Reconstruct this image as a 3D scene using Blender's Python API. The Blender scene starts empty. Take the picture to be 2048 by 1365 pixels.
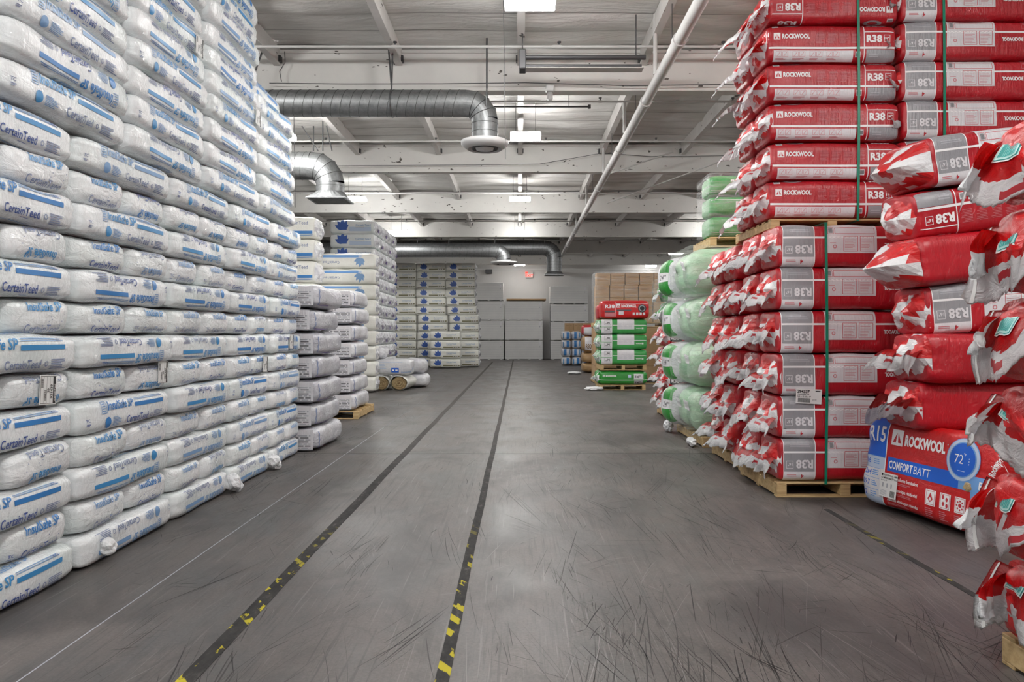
import bpy, bmesh, math, random
import numpy as np
from mathutils import Matrix, Vector, Euler
PI = math.pi
sc = bpy.context.scene
COL = sc.collection

# ---------------------------------------------------------------- camera, world, exposure
EYE = 1.5
FPX = 1500.0
cam_d = bpy.data.cameras.new('camera'); cam = bpy.data.objects.new('camera', cam_d); COL.objects.link(cam)
cam.location = (0, 0, EYE); cam.rotation_euler = (PI/2, 0, 0)
cam_d.sensor_width = 36; cam_d.lens = FPX/2048*36
cam_d.shift_x = -14/2048; cam_d.shift_y = -14.5/2048
cam_d.clip_start = 0.05; cam_d.clip_end = 200
sc.camera = cam
w = bpy.data.worlds.new('world'); sc.world = w; w.use_nodes = True
w.node_tree.nodes['Background'].inputs[0].default_value = (0.9, 0.95, 1, 1)
w.node_tree.nodes['Background'].inputs[1].default_value = 0.3
sc.view_settings.view_transform = 'Standard'; sc.view_settings.look = 'None'
sc.view_settings.gamma = 1; sc.view_settings.use_curve_mapping = False
sc.view_settings.exposure = 0.58
sc.cycles.max_bounces = 6; sc.cycles.diffuse_bounces = 4; sc.cycles.adaptive_threshold = .04; sc.cycles.glossy_bounces = 3
sc.cycles.transparent_max_bounces = 12; sc.cycles.transmission_bounces = 3
sc.cycles.sample_clamp_indirect = 6; sc.cycles.caustics_reflective = False; sc.cycles.caustics_refractive = False
LIGHT_POWER = 125.0          # emission strength of the fixture lenses

ORD = ['lowest', 'second', 'third', 'fourth', 'fifth', 'sixth', 'seventh', 'eighth', 'ninth', 'tenth', 'eleventh', 'twelfth', 'thirteenth', 'fourteenth']
ORD1 = ['first'] + ORD[1:]

# ---------------------------------------------------------------- materials
M = {}
def nodes_of(name):
    m = bpy.data.materials.new(name); m.use_nodes = True
    M[name] = m
    nt = m.node_tree
    return m, nt, nt.nodes['Principled BSDF']

def mapping(nt, scale, rot=(0, 0, 0), coord='Object', rnd=True):
    tc = nt.nodes.new('ShaderNodeTexCoord'); mp = nt.nodes.new('ShaderNodeMapping')
    mp.inputs['Scale'].default_value = scale; mp.inputs['Rotation'].default_value = rot
    nt.links.new(tc.outputs[coord], mp.inputs['Vector'])
    if rnd:
        oi = nt.nodes.new('ShaderNodeObjectInfo'); mul = nt.nodes.new('ShaderNodeMath'); mul.operation = 'MULTIPLY'
        mul.inputs[1].default_value = 37.0
        nt.links.new(oi.outputs['Random'], mul.inputs[0]); nt.links.new(mul.outputs[0], mp.inputs['Location'])
    return mp.outputs[0]

def noise(nt, vec, scale=1, detail=2, rough=.5, dist=0):
    n = nt.nodes.new('ShaderNodeTexNoise')
    n.inputs['Scale'].default_value = scale; n.inputs['Detail'].default_value = detail
    n.inputs['Roughness'].default_value = rough; n.inputs['Distortion'].default_value = dist
    nt.links.new(vec, n.inputs['Vector'])
    return n.outputs['Fac']

def ramp(nt, fac, stops):
    r = nt.nodes.new('ShaderNodeValToRGB')
    el = r.color_ramp.elements
    while len(el) < len(stops): el.new(.5)
    for e, (p, c) in zip(el, stops):
        e.position = p
        e.color = (c, c, c, 1) if not isinstance(c, tuple) else (*c, 1)
    nt.links.new(fac, r.inputs[0])
    return r.outputs[0]

def math2(nt, op, a, b):
    n = nt.nodes.new('ShaderNodeMath'); n.operation = op
    for i, s in enumerate((a, b)):
        if isinstance(s, (int, float)): n.inputs[i].default_value = s
        else: nt.links.new(s, n.inputs[i])
    return n.outputs[0]

def mixc(nt, fac, a, b, mode='MIX'):
    n = nt.nodes.new('ShaderNodeMix'); n.data_type = 'RGBA'; n.blend_type = mode
    if isinstance(fac, (int, float)): n.inputs['Factor'].default_value = fac
    else: nt.links.new(fac, n.inputs['Factor'])
    for s, k in ((a, 6), (b, 7)):
        if isinstance(s, tuple): n.inputs[k].default_value = (*s[:3], 1)
        else: nt.links.new(s, n.inputs[k])
    return n.outputs[2]

def bump(nt, h, strength=.3, dist=.01, prev=None):
    b = nt.nodes.new('ShaderNodeBump'); b.inputs['Strength'].default_value = strength; b.inputs['Distance'].default_value = dist
    nt.links.new(h, b.inputs['Height'])
    if prev is not None: nt.links.new(prev, b.inputs['Normal'])
    return b.outputs[0]

def plain(name, col, rough=.5, metal=0, emit=None, spec=.5):
    m, nt, p = nodes_of(name)
    p.inputs['Base Color'].default_value = (*col, 1); p.inputs['Roughness'].default_value = rough
    p.inputs['Metallic'].default_value = metal; p.inputs['Specular IOR Level'].default_value = spec
    if emit:
        p.inputs['Emission Color'].default_value = (*emit[0], 1); p.inputs['Emission Strength'].default_value = emit[1]
    return m

def film_mat(name, col, col2=None, rough=.38, coat=.8, crumple=.35, lines=.25, tint=.0, trans=0.0):
    """wrapped plastic: fine vertical film lines under a glossy crumpled clear film"""
    m, nt, p = nodes_of(name)
    v1 = mapping(nt, (55, 5, 5)); v2 = mapping(nt, (9, 9, 14))
    v3 = mapping(nt, (2.5, 2.5, 5))
    n1 = noise(nt, v1, 1, 2); n2 = noise(nt, v2, 1, 4, .6, .8); n3 = noise(nt, v3, 1, 3, .5, .5)
    c2 = col2 or tuple(x*.86 for x in col)
    c = mixc(nt, ramp(nt, n3, [(.35, 0.), (.65, 1.)]), col, c2)
    if tint:
        n4 = noise(nt, mapping(nt, (1.6, 1.6, 3)), 1, 1)
        c = mixc(nt, math2(nt, 'MULTIPLY', ramp(nt, n4, [(.45, 0.), (.7, 1.)]), tint), c, (.62, .74, .70))
    nt.links.new(c, p.inputs['Base Color'])
    p.inputs['Roughness'].default_value = rough
    b0 = bump(nt, n1, min(1, lines*1.6), .006); b = bump(nt, n2, crumple, .02, b0)
    nt.links.new(b, p.inputs['Normal'])
    p.inputs['Coat Weight'].default_value = coat; p.inputs['Coat Roughness'].default_value = .16
    # crumpled film on top has its own relief: sharp ridges
    v5 = mapping(nt, (16, 16, 7), (0, .5, 0)); n5 = noise(nt, v5, 1, 3, .55, 1.2)
    rid = math2(nt, 'ABSOLUTE', math2(nt, 'SUBTRACT', n5, .5), 0)
    cb = bump(nt, rid, 1.0, .06, b)
    nt.links.new(cb, p.inputs['Coat Normal'])
    return m

film_mat('bale_white', (.86, .88, .89), (.77, .80, .82), tint=.35)
film_mat('bale_end_white', (.86, .87, .88), (.75, .77, .79), crumple=.7, tint=.3)
film_mat('bale_silver', (.60, .61, .64), (.42, .42, .47), crumple=.8, lines=.5, coat=1)
film_mat('bale_pearl', (.78, .79, .82), (.62, .62, .67), crumple=.8, lines=.5, coat=1)
film_mat('bag_cream', (.86, .86, .81), (.80, .80, .74), coat=.4, crumple=.3)
film_mat('bag_red', (.52, .006, .018), (.42, .004, .013), coat=.6, crumple=.25, lines=.4)
film_mat('bag_red_bright', (.64, .007, .010), (.52, .005, .007), coat=.4, crumple=.5, lines=.1)
film_mat('bag_green', (.035, .34, .07), (.03, .28, .05), coat=.6, crumple=.3)
film_mat('bag_green_bright', (.02, .30, .03), (.02, .24, .03), coat=.6, crumple=.3)
film_mat('bag_pale_green', (.32, .56, .36), (.50, .68, .50), coat=.8, crumple=.8)
film_mat('bag_kraft', (.45, .29, .14), (.36, .22, .10), coat=.3, crumple=.5)
film_mat('flap_red', (.68, .006, .009), (.52, .004, .006), rough=.35, coat=.4, crumple=.6, lines=.0)
film_mat('flap_white', (.82, .83, .84), (.74, .75, .77), rough=.45, coat=.3, crumple=.9, lines=.0)
film_mat('flap_grey', (.42, .43, .45), (.34, .35, .37), rough=.4, coat=.6, crumple=.8, lines=.0)
film_mat('flap_green', (.02, .40, .04), (.02, .30, .03), rough=.3, coat=.8, crumple=.8, lines=.0)
film_mat('print_grey', (.33, .33, .35), (.29, .29, .31), coat=.6, crumple=.2, lines=.5)
film_mat('print_white', (.78, .77, .80), (.72, .71, .74), coat=.5, crumple=.2, lines=.5)
film_mat('print_lilac', (.46, .46, .50), (.42, .42, .46), coat=.5, crumple=.2, lines=.3)
plain('print_logo_white', (.92, .91, .92), .45)
plain('print_blue', (.035, .20, .52), .4)
plain('print_light_blue', (.045, .26, .56), .4)
plain('print_faded_blue', (.19, .34, .58), .4)
plain('print_navy', (.055, .10, .32), .4)
plain('print_faded_navy', (.22, .27, .42), .4)
plain('print_royal', (.01, .12, .62), .35)
plain('print_sky', (.16, .36, .72), .35)
plain('print_pale_blue', (.52, .62, .78), .4)
plain('print_black', (.02, .02, .022), .45)
plain('print_darkgrey', (.10, .10, .11), .45)
plain('print_text_grey', (.40, .41, .46), .45)
plain('print_red', (.55, .03, .045), .4)
plain('print_pink', (.62, .22, .25), .4)
plain('print_darkred', (.25, .004, .01), .4)
plain('print_olive', (.20, .19, .10), .45)
plain('print_leaf', (.055, .13, .45), .4)
plain('print_teal', (.03, .42, .40), .4)
plain('print_mint', (.45, .78, .74), .35)
plain('print_purple', (.12, .06, .25), .4)
plain('print_brown', (.22, .12, .05), .5)
plain('sticker_white', (.80, .80, .79), .5)
plain('strap_green', (.0, .22, .13), .35)
plain('steel_dark', (.10, .10, .105), .45, .6)
plain('white_paint', (.62, .62, .61), .55)
plain('lens', (1, 1, 1), .5, emit=((1, .985, .96), LIGHT_POWER))
plain('lens_end', (1, 1, 1), .5, emit=((1, .985, .96), LIGHT_POWER*.34)); plain('lens_far', (1, 1, 1), .5, emit=((1, .985, .96), LIGHT_POWER*.55)); plain('fixture_white', (.7, .7, .7), .5)
plain('exit_red', (.6, .02, .02), .5, emit=((1, .05, .03), 1.2))
plain('exit_white', (.8, .78, .76), .5)
plain('black_gap', (.01, .01, .01), .9)

def painted(name, col, col2, sc_=2.0, spots=True, rough=.6, bmp=.15):
    m, nt, p = nodes_of(name)
    n = noise(nt, mapping(nt, (sc_,)*3, coord='Object', rnd=False), 1, 5, .6)
    c = mixc(nt, ramp(nt, n, [(.3, 0.), (.7, 1.)]), col, col2)
    if spots:
        n2 = noise(nt, mapping(nt, (3.5, 3.5, 7), rnd=False), 1.6, 2, .5)
        s = ramp(nt, n2, [(.70, 0.), (.715, 1.)])
        c = mixc(nt, s, c, (.12, .11, .10))
    nt.links.new(c, p.inputs['Base Color']); p.inputs['Roughness'].default_value = rough
    nt.links.new(bump(nt, n, bmp, .01), p.inputs['Normal'])
    return m
painted('wall_paint', (.62, .61, .60), (.56, .55, .54), .5, False)
painted('girder_paint', (.80, .79, .76), (.72, .71, .69), 1.2)
painted('joist_paint', (.70, .68, .66), (.58, .56, .54), 2)
painted('pipe_paint', (.64, .63, .62), (.54, .53, .52), 2, False)
painted('cardboard', (.47, .31, .17), (.42, .27, .14), 3, False, .8)
painted('foam_board', (.74, .74, .73), (.68, .68, .68), 2, False, .55)

def duct_mat():
    m, nt, p = nodes_of('galvanized')
    n = noise(nt, mapping(nt, (6, 6, 6), rnd=False), 2, 6, .7)
    nt.links.new(ramp(nt, n, [(.3, (.20, .21, .215)), (.7, (.36, .37, .375))]), p.inputs['Base Color'])
    nt.links.new(ramp(nt, n, [(.3, .40), (.7, .58)]), p.inputs['Roughness'])
    p.inputs['Metallic'].default_value = .85
duct_mat()
plain('galv_seam', (.10, .10, .10), .5, .7)

def ceil_mat():
    m, nt, p = nodes_of('roof_blanket')
    v = mapping(nt, (.35, 2.2, 1), rnd=False); n = noise(nt, v, 1, 5, .6, .4)
    c = mixc(nt, ramp(nt, n, [(.3, 0.), (.7, 1.)]), (.55, .53, .50), (.80, .79, .77))
    # dark seams where the blanket is pinched under each sub purlin, every 0.61 m along the hall
    tc = nt.nodes.new('ShaderNodeTexCoord'); sp = nt.nodes.new('ShaderNodeSeparateXYZ'); nt.links.new(tc.outputs['Object'], sp.inputs[0])
    wob = math2(nt, 'MULTIPLY', noise(nt, mapping(nt, (.6, .6, .6), rnd=False), 1, 3), .06)
    yy = math2(nt, 'FRACT', math2(nt, 'DIVIDE', math2(nt, 'ADD', sp.outputs[1], wob), .61), 0)
    seam = ramp(nt, yy, [(0, 1.), (.05, 0.), (.97, 0.), (1, 1.)])
    c = mixc(nt, math2(nt, 'MULTIPLY', seam, .85), c, (.12, .11, .10))
    nt.links.new(c, p.inputs['Base Color']); p.inputs['Roughness'].default_value = .5
    n2 = noise(nt, mapping(nt, (.8, 4, 1), rnd=False), 1.5, 5, .65, .6)
    nt.links.new(bump(nt, n2, .7, .06), p.inputs['Normal'])
ceil_mat()

def wood_mat():
    m, nt, p = nodes_of('pallet_wood')
    n = noise(nt, mapping(nt, (2, 18, 30)), 1, 4, .6)
    nt.links.new(ramp(nt, n, [(.3, (.38, .25, .11)), (.55, (.56, .40, .20)), (.8, (.62, .47, .26))]), p.inputs['Base Color'])
    p.inputs['Roughness'].default_value = .75
wood_mat()

def floor_mat():
    m, nt, p = nodes_of('concrete')
    big = noise(nt, mapping(nt, (.35, .22, 1), rnd=False), 1, 5, .6, .3)
    mid = noise(nt, mapping(nt, (1.4, .7, 1), rnd=False), 1.3, 6, .65, .4)
    fine = noise(nt, mapping(nt, (60, 60, 1), rnd=False), 1, 4, .7)
    c = mixc(nt, ramp(nt, big, [(.3, 0.), (.7, 1.)]), (.104, .091, .085), (.150, .134, .126))
    c = mixc(nt, ramp(nt, mid, [(.35, 1.), (.55, 0.)]), c, (.095, .092, .090))
    c = mixc(nt, .5, c, ramp(nt, fine, [(.3, .55), (.7, 1.35)]), 'MULTIPLY')
    # fork truck scuffs: long thin dark strokes in many directions, patchy, each family bent by its own warp
    for i, (ang, sx, sy, lo, hi, k, sc2) in enumerate((
            (.06, 22, .55, .60, .66, .8, .5), (-.34, 30, .8, .61, .65, .9, .6), (.45, 26, .7, .61, .66, .85, .55), (1.4, 34, .9, .64, .67, .8, .8),
            (-.14, 9, .35, .58, .72, .6, .4), (.95, 40, 1.2, .64, .67, .8, .9), (-.8, 44, 1.3, .64, .67, .8, .8), (.22, 60, 1.6, .62, .66, .8, .9), (-.05, 70, 1.2, .62, .66, .8, 1.1))):
        s = noise(nt, mapping(nt, (sx, sy, 1), (0, 0, ang), rnd=False), 1, 2.5, .55, .5)
        k2 = noise(nt, mapping(nt, (sc2, sc2*.8, 1), (0, 0, i*.8+.3), rnd=False), 1.3, 3, .6)
        f = math2(nt, 'MULTIPLY', ramp(nt, s, [(lo, 0.), (hi, 1.)]), ramp(nt, k2, [(.44, 0.), (.60, k*.5)]))
        c = mixc(nt, f, c, (.040, .039, .039))
    # smudged tyre rubber and damp patches
    sm = noise(nt, mapping(nt, (1.1, .6, 1), (0, 0, .2), rnd=False), 1.2, 8, .72, .8)
    c = mixc(nt, ramp(nt, sm, [(.48, 0.), (.64, .75)]), c, (.055, .053, .052))
    lt = noise(nt, mapping(nt, (.8, .5, 1), (0, 0, -.5), rnd=False), 1.5, 6, .65, .5)
    c = mixc(nt, ramp(nt, lt, [(.55, 0.), (.75, .5)]), c, (.20, .185, .175))
    gr = noise(nt, mapping(nt, (9, 4, 1), (0, 0, -.2), rnd=False), 1, 5, .75, .5)
    c = mixc(nt, ramp(nt, gr, [(.5, 0.), (.7, .45)]), c, (.070, .068, .066))
    # pale scratches
    for ang, sx, sy in ((-.2, 50, 1.0), (.6, 60, 1.2)):
        s = noise(nt, mapping(nt, (sx, sy, 1), (0, 0, ang), rnd=False), 1, 2, .5, .3)
        c = mixc(nt, ramp(nt, s, [(.68, 0.), (.72, .3)]), c, (.26, .25, .24))
    nt.links.new(c, p.inputs['Base Color'])
    nt.links.new(ramp(nt, mid, [(.3, .40), (.7, .58)]), p.inputs['Roughness'])
    nt.links.new(bump(nt, fine, .12, .002), p.inputs['Normal'])
floor_mat()

def tape_mat():
    m, nt, p = nodes_of('hazard_tape')
    tc = nt.nodes.new('ShaderNodeTexCoord'); sp = nt.nodes.new('ShaderNodeSeparateXYZ'); nt.links.new(tc.outputs['Object'], sp.inputs[0])
    d = math2(nt, 'ADD', math2(nt, 'MULTIPLY', sp.outputs[0], 1.4), sp.outputs[1])
    fr = math2(nt, 'FRACT', math2(nt, 'DIVIDE', d, .19), 0)
    st = ramp(nt, fr, [(.0, 0.), (.02, 1.), (.44, 1.), (.46, 0.)])
    n = noise(nt, mapping(nt, (7, 2.4, 1), rnd=False), 1.4, 4, .6)
    wear = ramp(nt, n, [(.52, 0.), (.545, 1.)])
    far = ramp(nt, math2(nt, 'DIVIDE', sp.outputs[1], 20), [(.22, 1.), (.30, 0.)])   # rubbed away further up the aisle
    f = math2(nt, 'MULTIPLY', math2(nt, 'MULTIPLY', st, wear), far)
    n2 = noise(nt, mapping(nt, (14, 6, 1), rnd=False), 1, 4, .7)
    fade = ramp(nt, math2(nt, 'ADD', math2(nt, 'DIVIDE', sp.outputs[1], 20), math2(nt, 'MULTIPLY', n, .35)), [(.55, 0.), (.85, .65)])
    base = ramp(nt, n2, [(.35, (.026, .026, .026)), (.58, (.045, .043, .042)), (.70, (.10, .092, .088))])
    base = mixc(nt, fade, base, (.095, .086, .080))
    c = mixc(nt, f, base, (.46, .39, .03))
    nt.links.new(c, p.inputs['Base Color']); p.inputs['Roughness'].default_value = .8; p.inputs['Specular IOR Level'].default_value = .2
tape_mat()

def wool_mat():
    m, nt, p = nodes_of('mineral_wool')
    n = noise(nt, mapping(nt, (20, 20, 20)), 1, 5, .7)
    nt.links.new(ramp(nt, n, [(.3, (.30, .20, .09)), (.7, (.60, .47, .27))]), p.inputs['Base Color'])
    p.inputs['Roughness'].default_value = .95
    nt.links.new(bump(nt, n, 1, .03), p.inputs['Normal'])
wool_mat()

def wrap_mat(name, col, lo, hi):
    """clear stretch film: partly see-through, streaky where it is folded over itself"""
    m = bpy.data.materials.new(name); m.use_nodes = True; M[name] = m
    nt = m.node_tree; nt.nodes.clear()
    out = nt.nodes.new('ShaderNodeOutputMaterial'); mx = nt.nodes.new('ShaderNodeMixShader')
    tr = nt.nodes.new('ShaderNodeBsdfTransparent'); pr = nt.nodes.new('ShaderNodeBsdfPrincipled')
    pr.inputs['Base Color'].default_value = (*col, 1); pr.inputs['Roughness'].default_value = .22
    n = noise(nt, mapping(nt, (1.2, 1.2, 16), (.5, .35, 0)), 1.4, 4, .6, .6)
    nt.links.new(ramp(nt, n, [(.35, lo), (.68, hi)]), mx.inputs[0])
    nt.links.new(bump(nt, n, .8, .03), pr.inputs['Normal'])
    nt.links.new(tr.outputs[0], mx.inputs[1]); nt.links.new(pr.outputs[0], mx.inputs[2]); nt.links.new(mx.outputs[0], out.inputs[0])
wrap_mat('stretch_film', (.66, .74, .66), .04, .34)
wrap_mat('stretch_film_clear', (.80, .80, .80), .03, .35)

# ---------------------------------------------------------------- object helpers
def tag(o, label, cat, group=None, kind=None):
    if label: o['label'] = label
    if cat: o['category'] = cat
    if group: o['group'] = group
    if kind: o['kind'] = kind
    return o

def link(name, me, parent=None, loc=None, rot=None):
    o = bpy.data.objects.new(name, me); COL.objects.link(o)
    if parent is not None: o.parent = parent
    if loc is not None: o.location = loc
    if rot is not None: o.rotation_euler = rot
    return o

def empty(name, loc=(0, 0, 0), rz=0):
    o = bpy.data.objects.new(name, None); COL.objects.link(o); o.location = loc; o.rotation_euler = (0, 0, rz); o.empty_display_size = .1
    return o

class MB:
    """collects shapes for one mesh"""
    def __init__(s): s.v = []; s.f = []; s.m = []; s.mats = []; s.smooth = []
    def mi(s, mat):
        if mat not in s.mats: s.mats.append(mat)
        return s.mats.index(mat)
    def add(s, verts, faces, mat, smooth=False):
        b = len(s.v); s.v += [tuple(map(float, v)) for v in verts]; k = s.mi(mat)
        for f in faces: s.f.append([b+i for i in f]); s.m.append(k); s.smooth.append(smooth)
    def box(s, a, b, mat, bev=0):
        x0, y0, z0 = a; x1, y1, z1 = b
        if bev:
            c = bev; vs = []
            pts = []
            for z, i in ((z0, c), (z0+c, 0), (z1-c, 0), (z1, c)):
                for (x, y) in ((x0+c, y0+i), (x1-c, y0+i), (x1-i, y0+c), (x1-i, y1-c), (x1-c, y1-i), (x0+c, y1-i), (x0+i, y1-c), (x0+i, y0+c)):
                    vs.append((x, y, z))
            fs = [list(range(7, -1, -1)), list(range(24, 32))]
            for r in range(3):
                for k in range(8): fs.append([r*8+k, r*8+(k+1) % 8, (r+1)*8+(k+1) % 8, (r+1)*8+k])
            s.add(vs, fs, mat); return
        vs = [(x0, y0, z0), (x1, y0, z0), (x1, y1, z0), (x0, y1, z0), (x0, y0, z1), (x1, y0, z1), (x1, y1, z1), (x0, y1, z1)]
        s.add(vs, [(3, 2, 1, 0), (4, 5, 6, 7), (0, 1, 5, 4), (1, 2, 6, 5), (2, 3, 7, 6), (3, 0, 4, 7)], mat)
    def tube(s, pts, r, mat, n=12, cap=True, smooth=True):
        pts = [Vector(p) for p in pts]; rs = r if isinstance(r, (list, tuple)) else [r]*len(pts)
        up = Vector((0, 0, 1)); vs = []
        d0 = (pts[1]-pts[0]).normalized()
        side = d0.cross(up)
        if side.length < .01: side = Vector((1, 0, 0))
        side.normalize()
        for i, p in enumerate(pts):
            if i == 0: d = pts[1]-pts[0]
            elif i == len(pts)-1: d = pts[-1]-pts[-2]
            else: d = (pts[i+1]-p).normalized()+(p-pts[i-1]).normalized()
            d.normalize(); side = (side-d*side.dot(d)).normalized(); q = d.cross(side)
            for k in range(n):
                a = 2*PI*k/n; vs.append(p+(side*math.cos(a)+q*math.sin(a))*rs[i])
        fs = []
        for i in range(len(pts)-1):
            for k in range(n): fs.append((i*n+k, i*n+(k+1) % n, (i+1)*n+(k+1) % n, (i+1)*n+k))
        s.add(vs, fs, mat, smooth)
        if cap: s.add([vs[k] for k in range(n)], [list(range(n))[::-1]], mat); s.add(vs[-n:], [list(range(n))], mat)
    def lathe(s, prof, c, mat, n=32, smooth=True):
        vs = []
        for (r, z) in prof:
            for k in range(n): a = 2*PI*k/n; vs.append((c[0]+r*math.cos(a), c[1]+r*math.sin(a), c[2]+z))
        fs = []
        for i in range(len(prof)-1):
            for k in range(n): fs.append((i*n+k, i*n+(k+1) % n, (i+1)*n+(k+1) % n, (i+1)*n+k))
        s.add(vs, fs, mat, smooth)
    def mesh(s, name):
        me = bpy.data.meshes.new(name); me.from_pydata(s.v, [], s.f); me.update()
        for k in s.mats: me.materials.append(M[k])
        me.polygons.foreach_set('material_index', s.m); me.polygons.foreach_set('use_smooth', s.smooth)
        return me
    def build(s, name, parent=None, loc=None, rot=None): return link(name, s.mesh(name), parent, loc, rot)

# ---------------------------------------------------------------- flat print (text, bars, panels) laid on curved bags
_tx = {}
def text_mesh(t, bold=0.0, shear=0.0, space=1.0):
    key = (t, bold, shear, space)
    if key in _tx: return _tx[key]
    cu = bpy.data.curves.new('t', 'FONT'); cu.body = t; cu.size = 1; cu.offset = bold; cu.shear = shear; cu.resolution_u = 2
    cu.space_character = space
    o = bpy.data.objects.new('t', cu); COL.objects.link(o)
    dg = bpy.context.evaluated_depsgraph_get(); me = bpy.data.meshes.new_from_object(o.evaluated_get(dg))
    vs = np.array([v.co[:2] for v in me.vertices]).reshape(-1, 2); fs = [list(p.vertices) for p in me.polygons]
    bpy.data.objects.remove(o); bpy.data.curves.remove(cu); bpy.data.meshes.remove(me)
    vs[:, 0] -= vs[:, 0].min()
    _tx[key] = (vs, fs); return _tx[key]

class Print:
    """2-D artwork in metres: u to the right, v up, origin at the middle of the face"""
    def __init__(s, cell=.03): s.items = []; s.cell = cell; s.rng = random.Random(5)
    def poly(s, vs, fs, mat, lay=1): s.items.append((np.array(vs, float).reshape(-1, 2), fs, mat, lay))
    def rect(s, u0, v0, u1, v1, mat, lay=1):
        if u1 < u0: u0, u1 = u1, u0
        if v1 < v0: v0, v1 = v1, v0
        nu = max(1, int(math.ceil((u1-u0)/s.cell))); nv = max(1, int(math.ceil((v1-v0)/(s.cell*.6))))
        vs = [(u0+(u1-u0)*i/nu, v0+(v1-v0)*j/nv) for j in range(nv+1) for i in range(nu+1)]
        fs = [(j*(nu+1)+i, j*(nu+1)+i+1, (j+1)*(nu+1)+i+1, (j+1)*(nu+1)+i) for j in range(nv) for i in range(nu)]
        s.poly(vs, fs, mat, lay)
    def frame(s, u0, v0, u1, v1, t, mat, lay=2):
        s.rect(u0, v0, u1, v0+t, mat, lay); s.rect(u0, v1-t, u1, v1, mat, lay); s.rect(u0, v0, u0+t, v1, mat, lay); s.rect(u1-t, v0, u1, v1, mat, lay)
    def text(s, t, u, v, h, mat, bold=0.0, shear=0.0, width=None, rot=0, lay=3, align='l'):
        vs, fs = text_mesh(t, bold, shear); vs = vs.copy()
        k = h/.72; vs *= k
        wd = vs[:, 0].max()
        if width: vs[:, 0] *= width/wd; wd = width
        if align == 'c': vs[:, 0] -= wd/2
        if rot:
            a = math.radians(rot); c, q = math.cos(a), math.sin(a); vs = np.stack([vs[:, 0]*c-vs[:, 1]*q, vs[:, 0]*q+vs[:, 1]*c], 1)
        vs = vs+np.array([u, v]); s.poly(vs, fs, mat, lay)
    def lines(s, u0, v0, u1, v1, n, mat, lay=2, t=.35):
        if u1 < u0: u0, u1 = u1, u0
        if v1 < v0: v0, v1 = v1, v0
        p = (v1-v0)/n
        for i in range(n):
            ww = (u1-u0)*s.rng.uniform(.6, 1)
            s.rect(u0, v1-(i+1)*p+p*t*.5, u0+ww, v1-i*p-p*t, mat, lay)
    def disc(s, u, v, r, mat, lay=2, n=24, r0=0, rv=None):
        rv = rv or r; vs = []; fs = []
        for k in range(n): a = 2*PI*k/n; vs.append((u+r*math.cos(a), v+rv*math.sin(a)))
        if r0:
            for k in range(n): a = 2*PI*k/n; vs.append((u+r0*math.cos(a), v+r0*rv/r*math.sin(a)))
            fs = [(k, (k+1) % n, n+(k+1) % n, n+k) for k in range(n)]
        else:
            vs.append((u, v)); fs = [(k, (k+1) % n, n) for k in range(n)]
        s.poly(vs, fs, mat, lay)
    def barcode(s, u0, v0, u1, v1, mat='print_black', lay=3):
        x = u0
        while x < u1: 
            b = s.rng.uniform(.02, .06)*(u1-u0); s.rect(x, v0, min(x+b*.55, u1), v1, mat, lay); x += b
    def logo(s, u, v, h, box='print_logo_white', ink='print_red', rot=0, lay=2):
        """square badge with a split peak"""
        a = math.radians(rot); c, q = math.cos(a), math.sin(a)
        def T(ps): return [(u+x*c-y*q, v+x*q+y*c) for x, y in ps]
        s.poly(T([(0, 0), (h, 0), (h, h), (0, h)]), [(0, 1, 2, 3)], box, lay)
        s.poly(T([(.12*h, .18*h), (.40*h, .18*h), (.46*h, .82*h)]), [(0, 1, 2)], ink, lay+1)
        s.poly(T([(.60*h, .18*h), (.88*h, .18*h), (.54*h, .82*h)]), [(0, 1, 2)], ink, lay+1)
    def flip(s):
        for i, (vs, fs, m, l) in enumerate(s.items): s.items[i] = (-vs, fs, m, l)
        return s
    def leaf(s, u, v, r, mat='print_leaf', flip=1, cut='bag_cream'):
        """fan of pointed petals"""
        for ang, ln, wd in ((155, .95, .46), (126, 1.05, .50), (97, 1.15, .50), (68, .95, .42), (42, .72, .34)):
            a = math.radians(ang); ps = []
            N = 8
            for k in range(N+1): t = k/N; ps.append((t*ln, wd*math.sin(PI*t**.8)*.5))
            for k in range(N-1, 0, -1): t = k/N; ps.append((t*ln, -wd*math.sin(PI*t**.8)*.5))
            c, q = math.cos(a), math.sin(a)
            P = [(u+(x*c-y*q)*r, v+(x*q+y*c)*r*flip) for x, y in ps]
            cx = sum(p[0] for p in P)/len(P); cy = sum(p[1] for p in P)/len(P); P.append((cx, cy)); n = len(ps)
            s.poly(P, [(k, (k+1) % n, n) for k in range(n)], mat, 2)
        s.poly([(u-.12*r, v-.05*r), (u+.35*r, v-.05*r), (u+.35*r, v+.15*r*flip), (u-.12*r, v+.15*r*flip)], [(0, 1, 2, 3)], mat, 2)

def refine(vs, fs, maxlen):
    bm = bmesh.new(); bv = [bm.verts.new((x, y, 0)) for x, y in vs]
    for f in fs:
        try: bm.faces.new([bv[i] for i in f])
        except ValueError: pass
    for _ in range(4):
        es = [e for e in bm.edges if e.calc_length() > maxlen]
        if not es: break
        bmesh.ops.triangulate(bm, faces=[f for f in bm.faces if len(f.verts) > 3])
        es = [e for e in bm.edges if e.calc_length() > maxlen]
        bmesh.ops.subdivide_edges(bm, edges=es, cuts=1)
        bmesh.ops.triangulate(bm, faces=[f for f in bm.faces if len(f.verts) > 3])
    bm.verts.index_update()
    v = np.array([q.co[:2] for q in bm.verts]); f = [[q.index for q in p.verts] for p in bm.faces]; bm.free()
    return v, f

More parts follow.
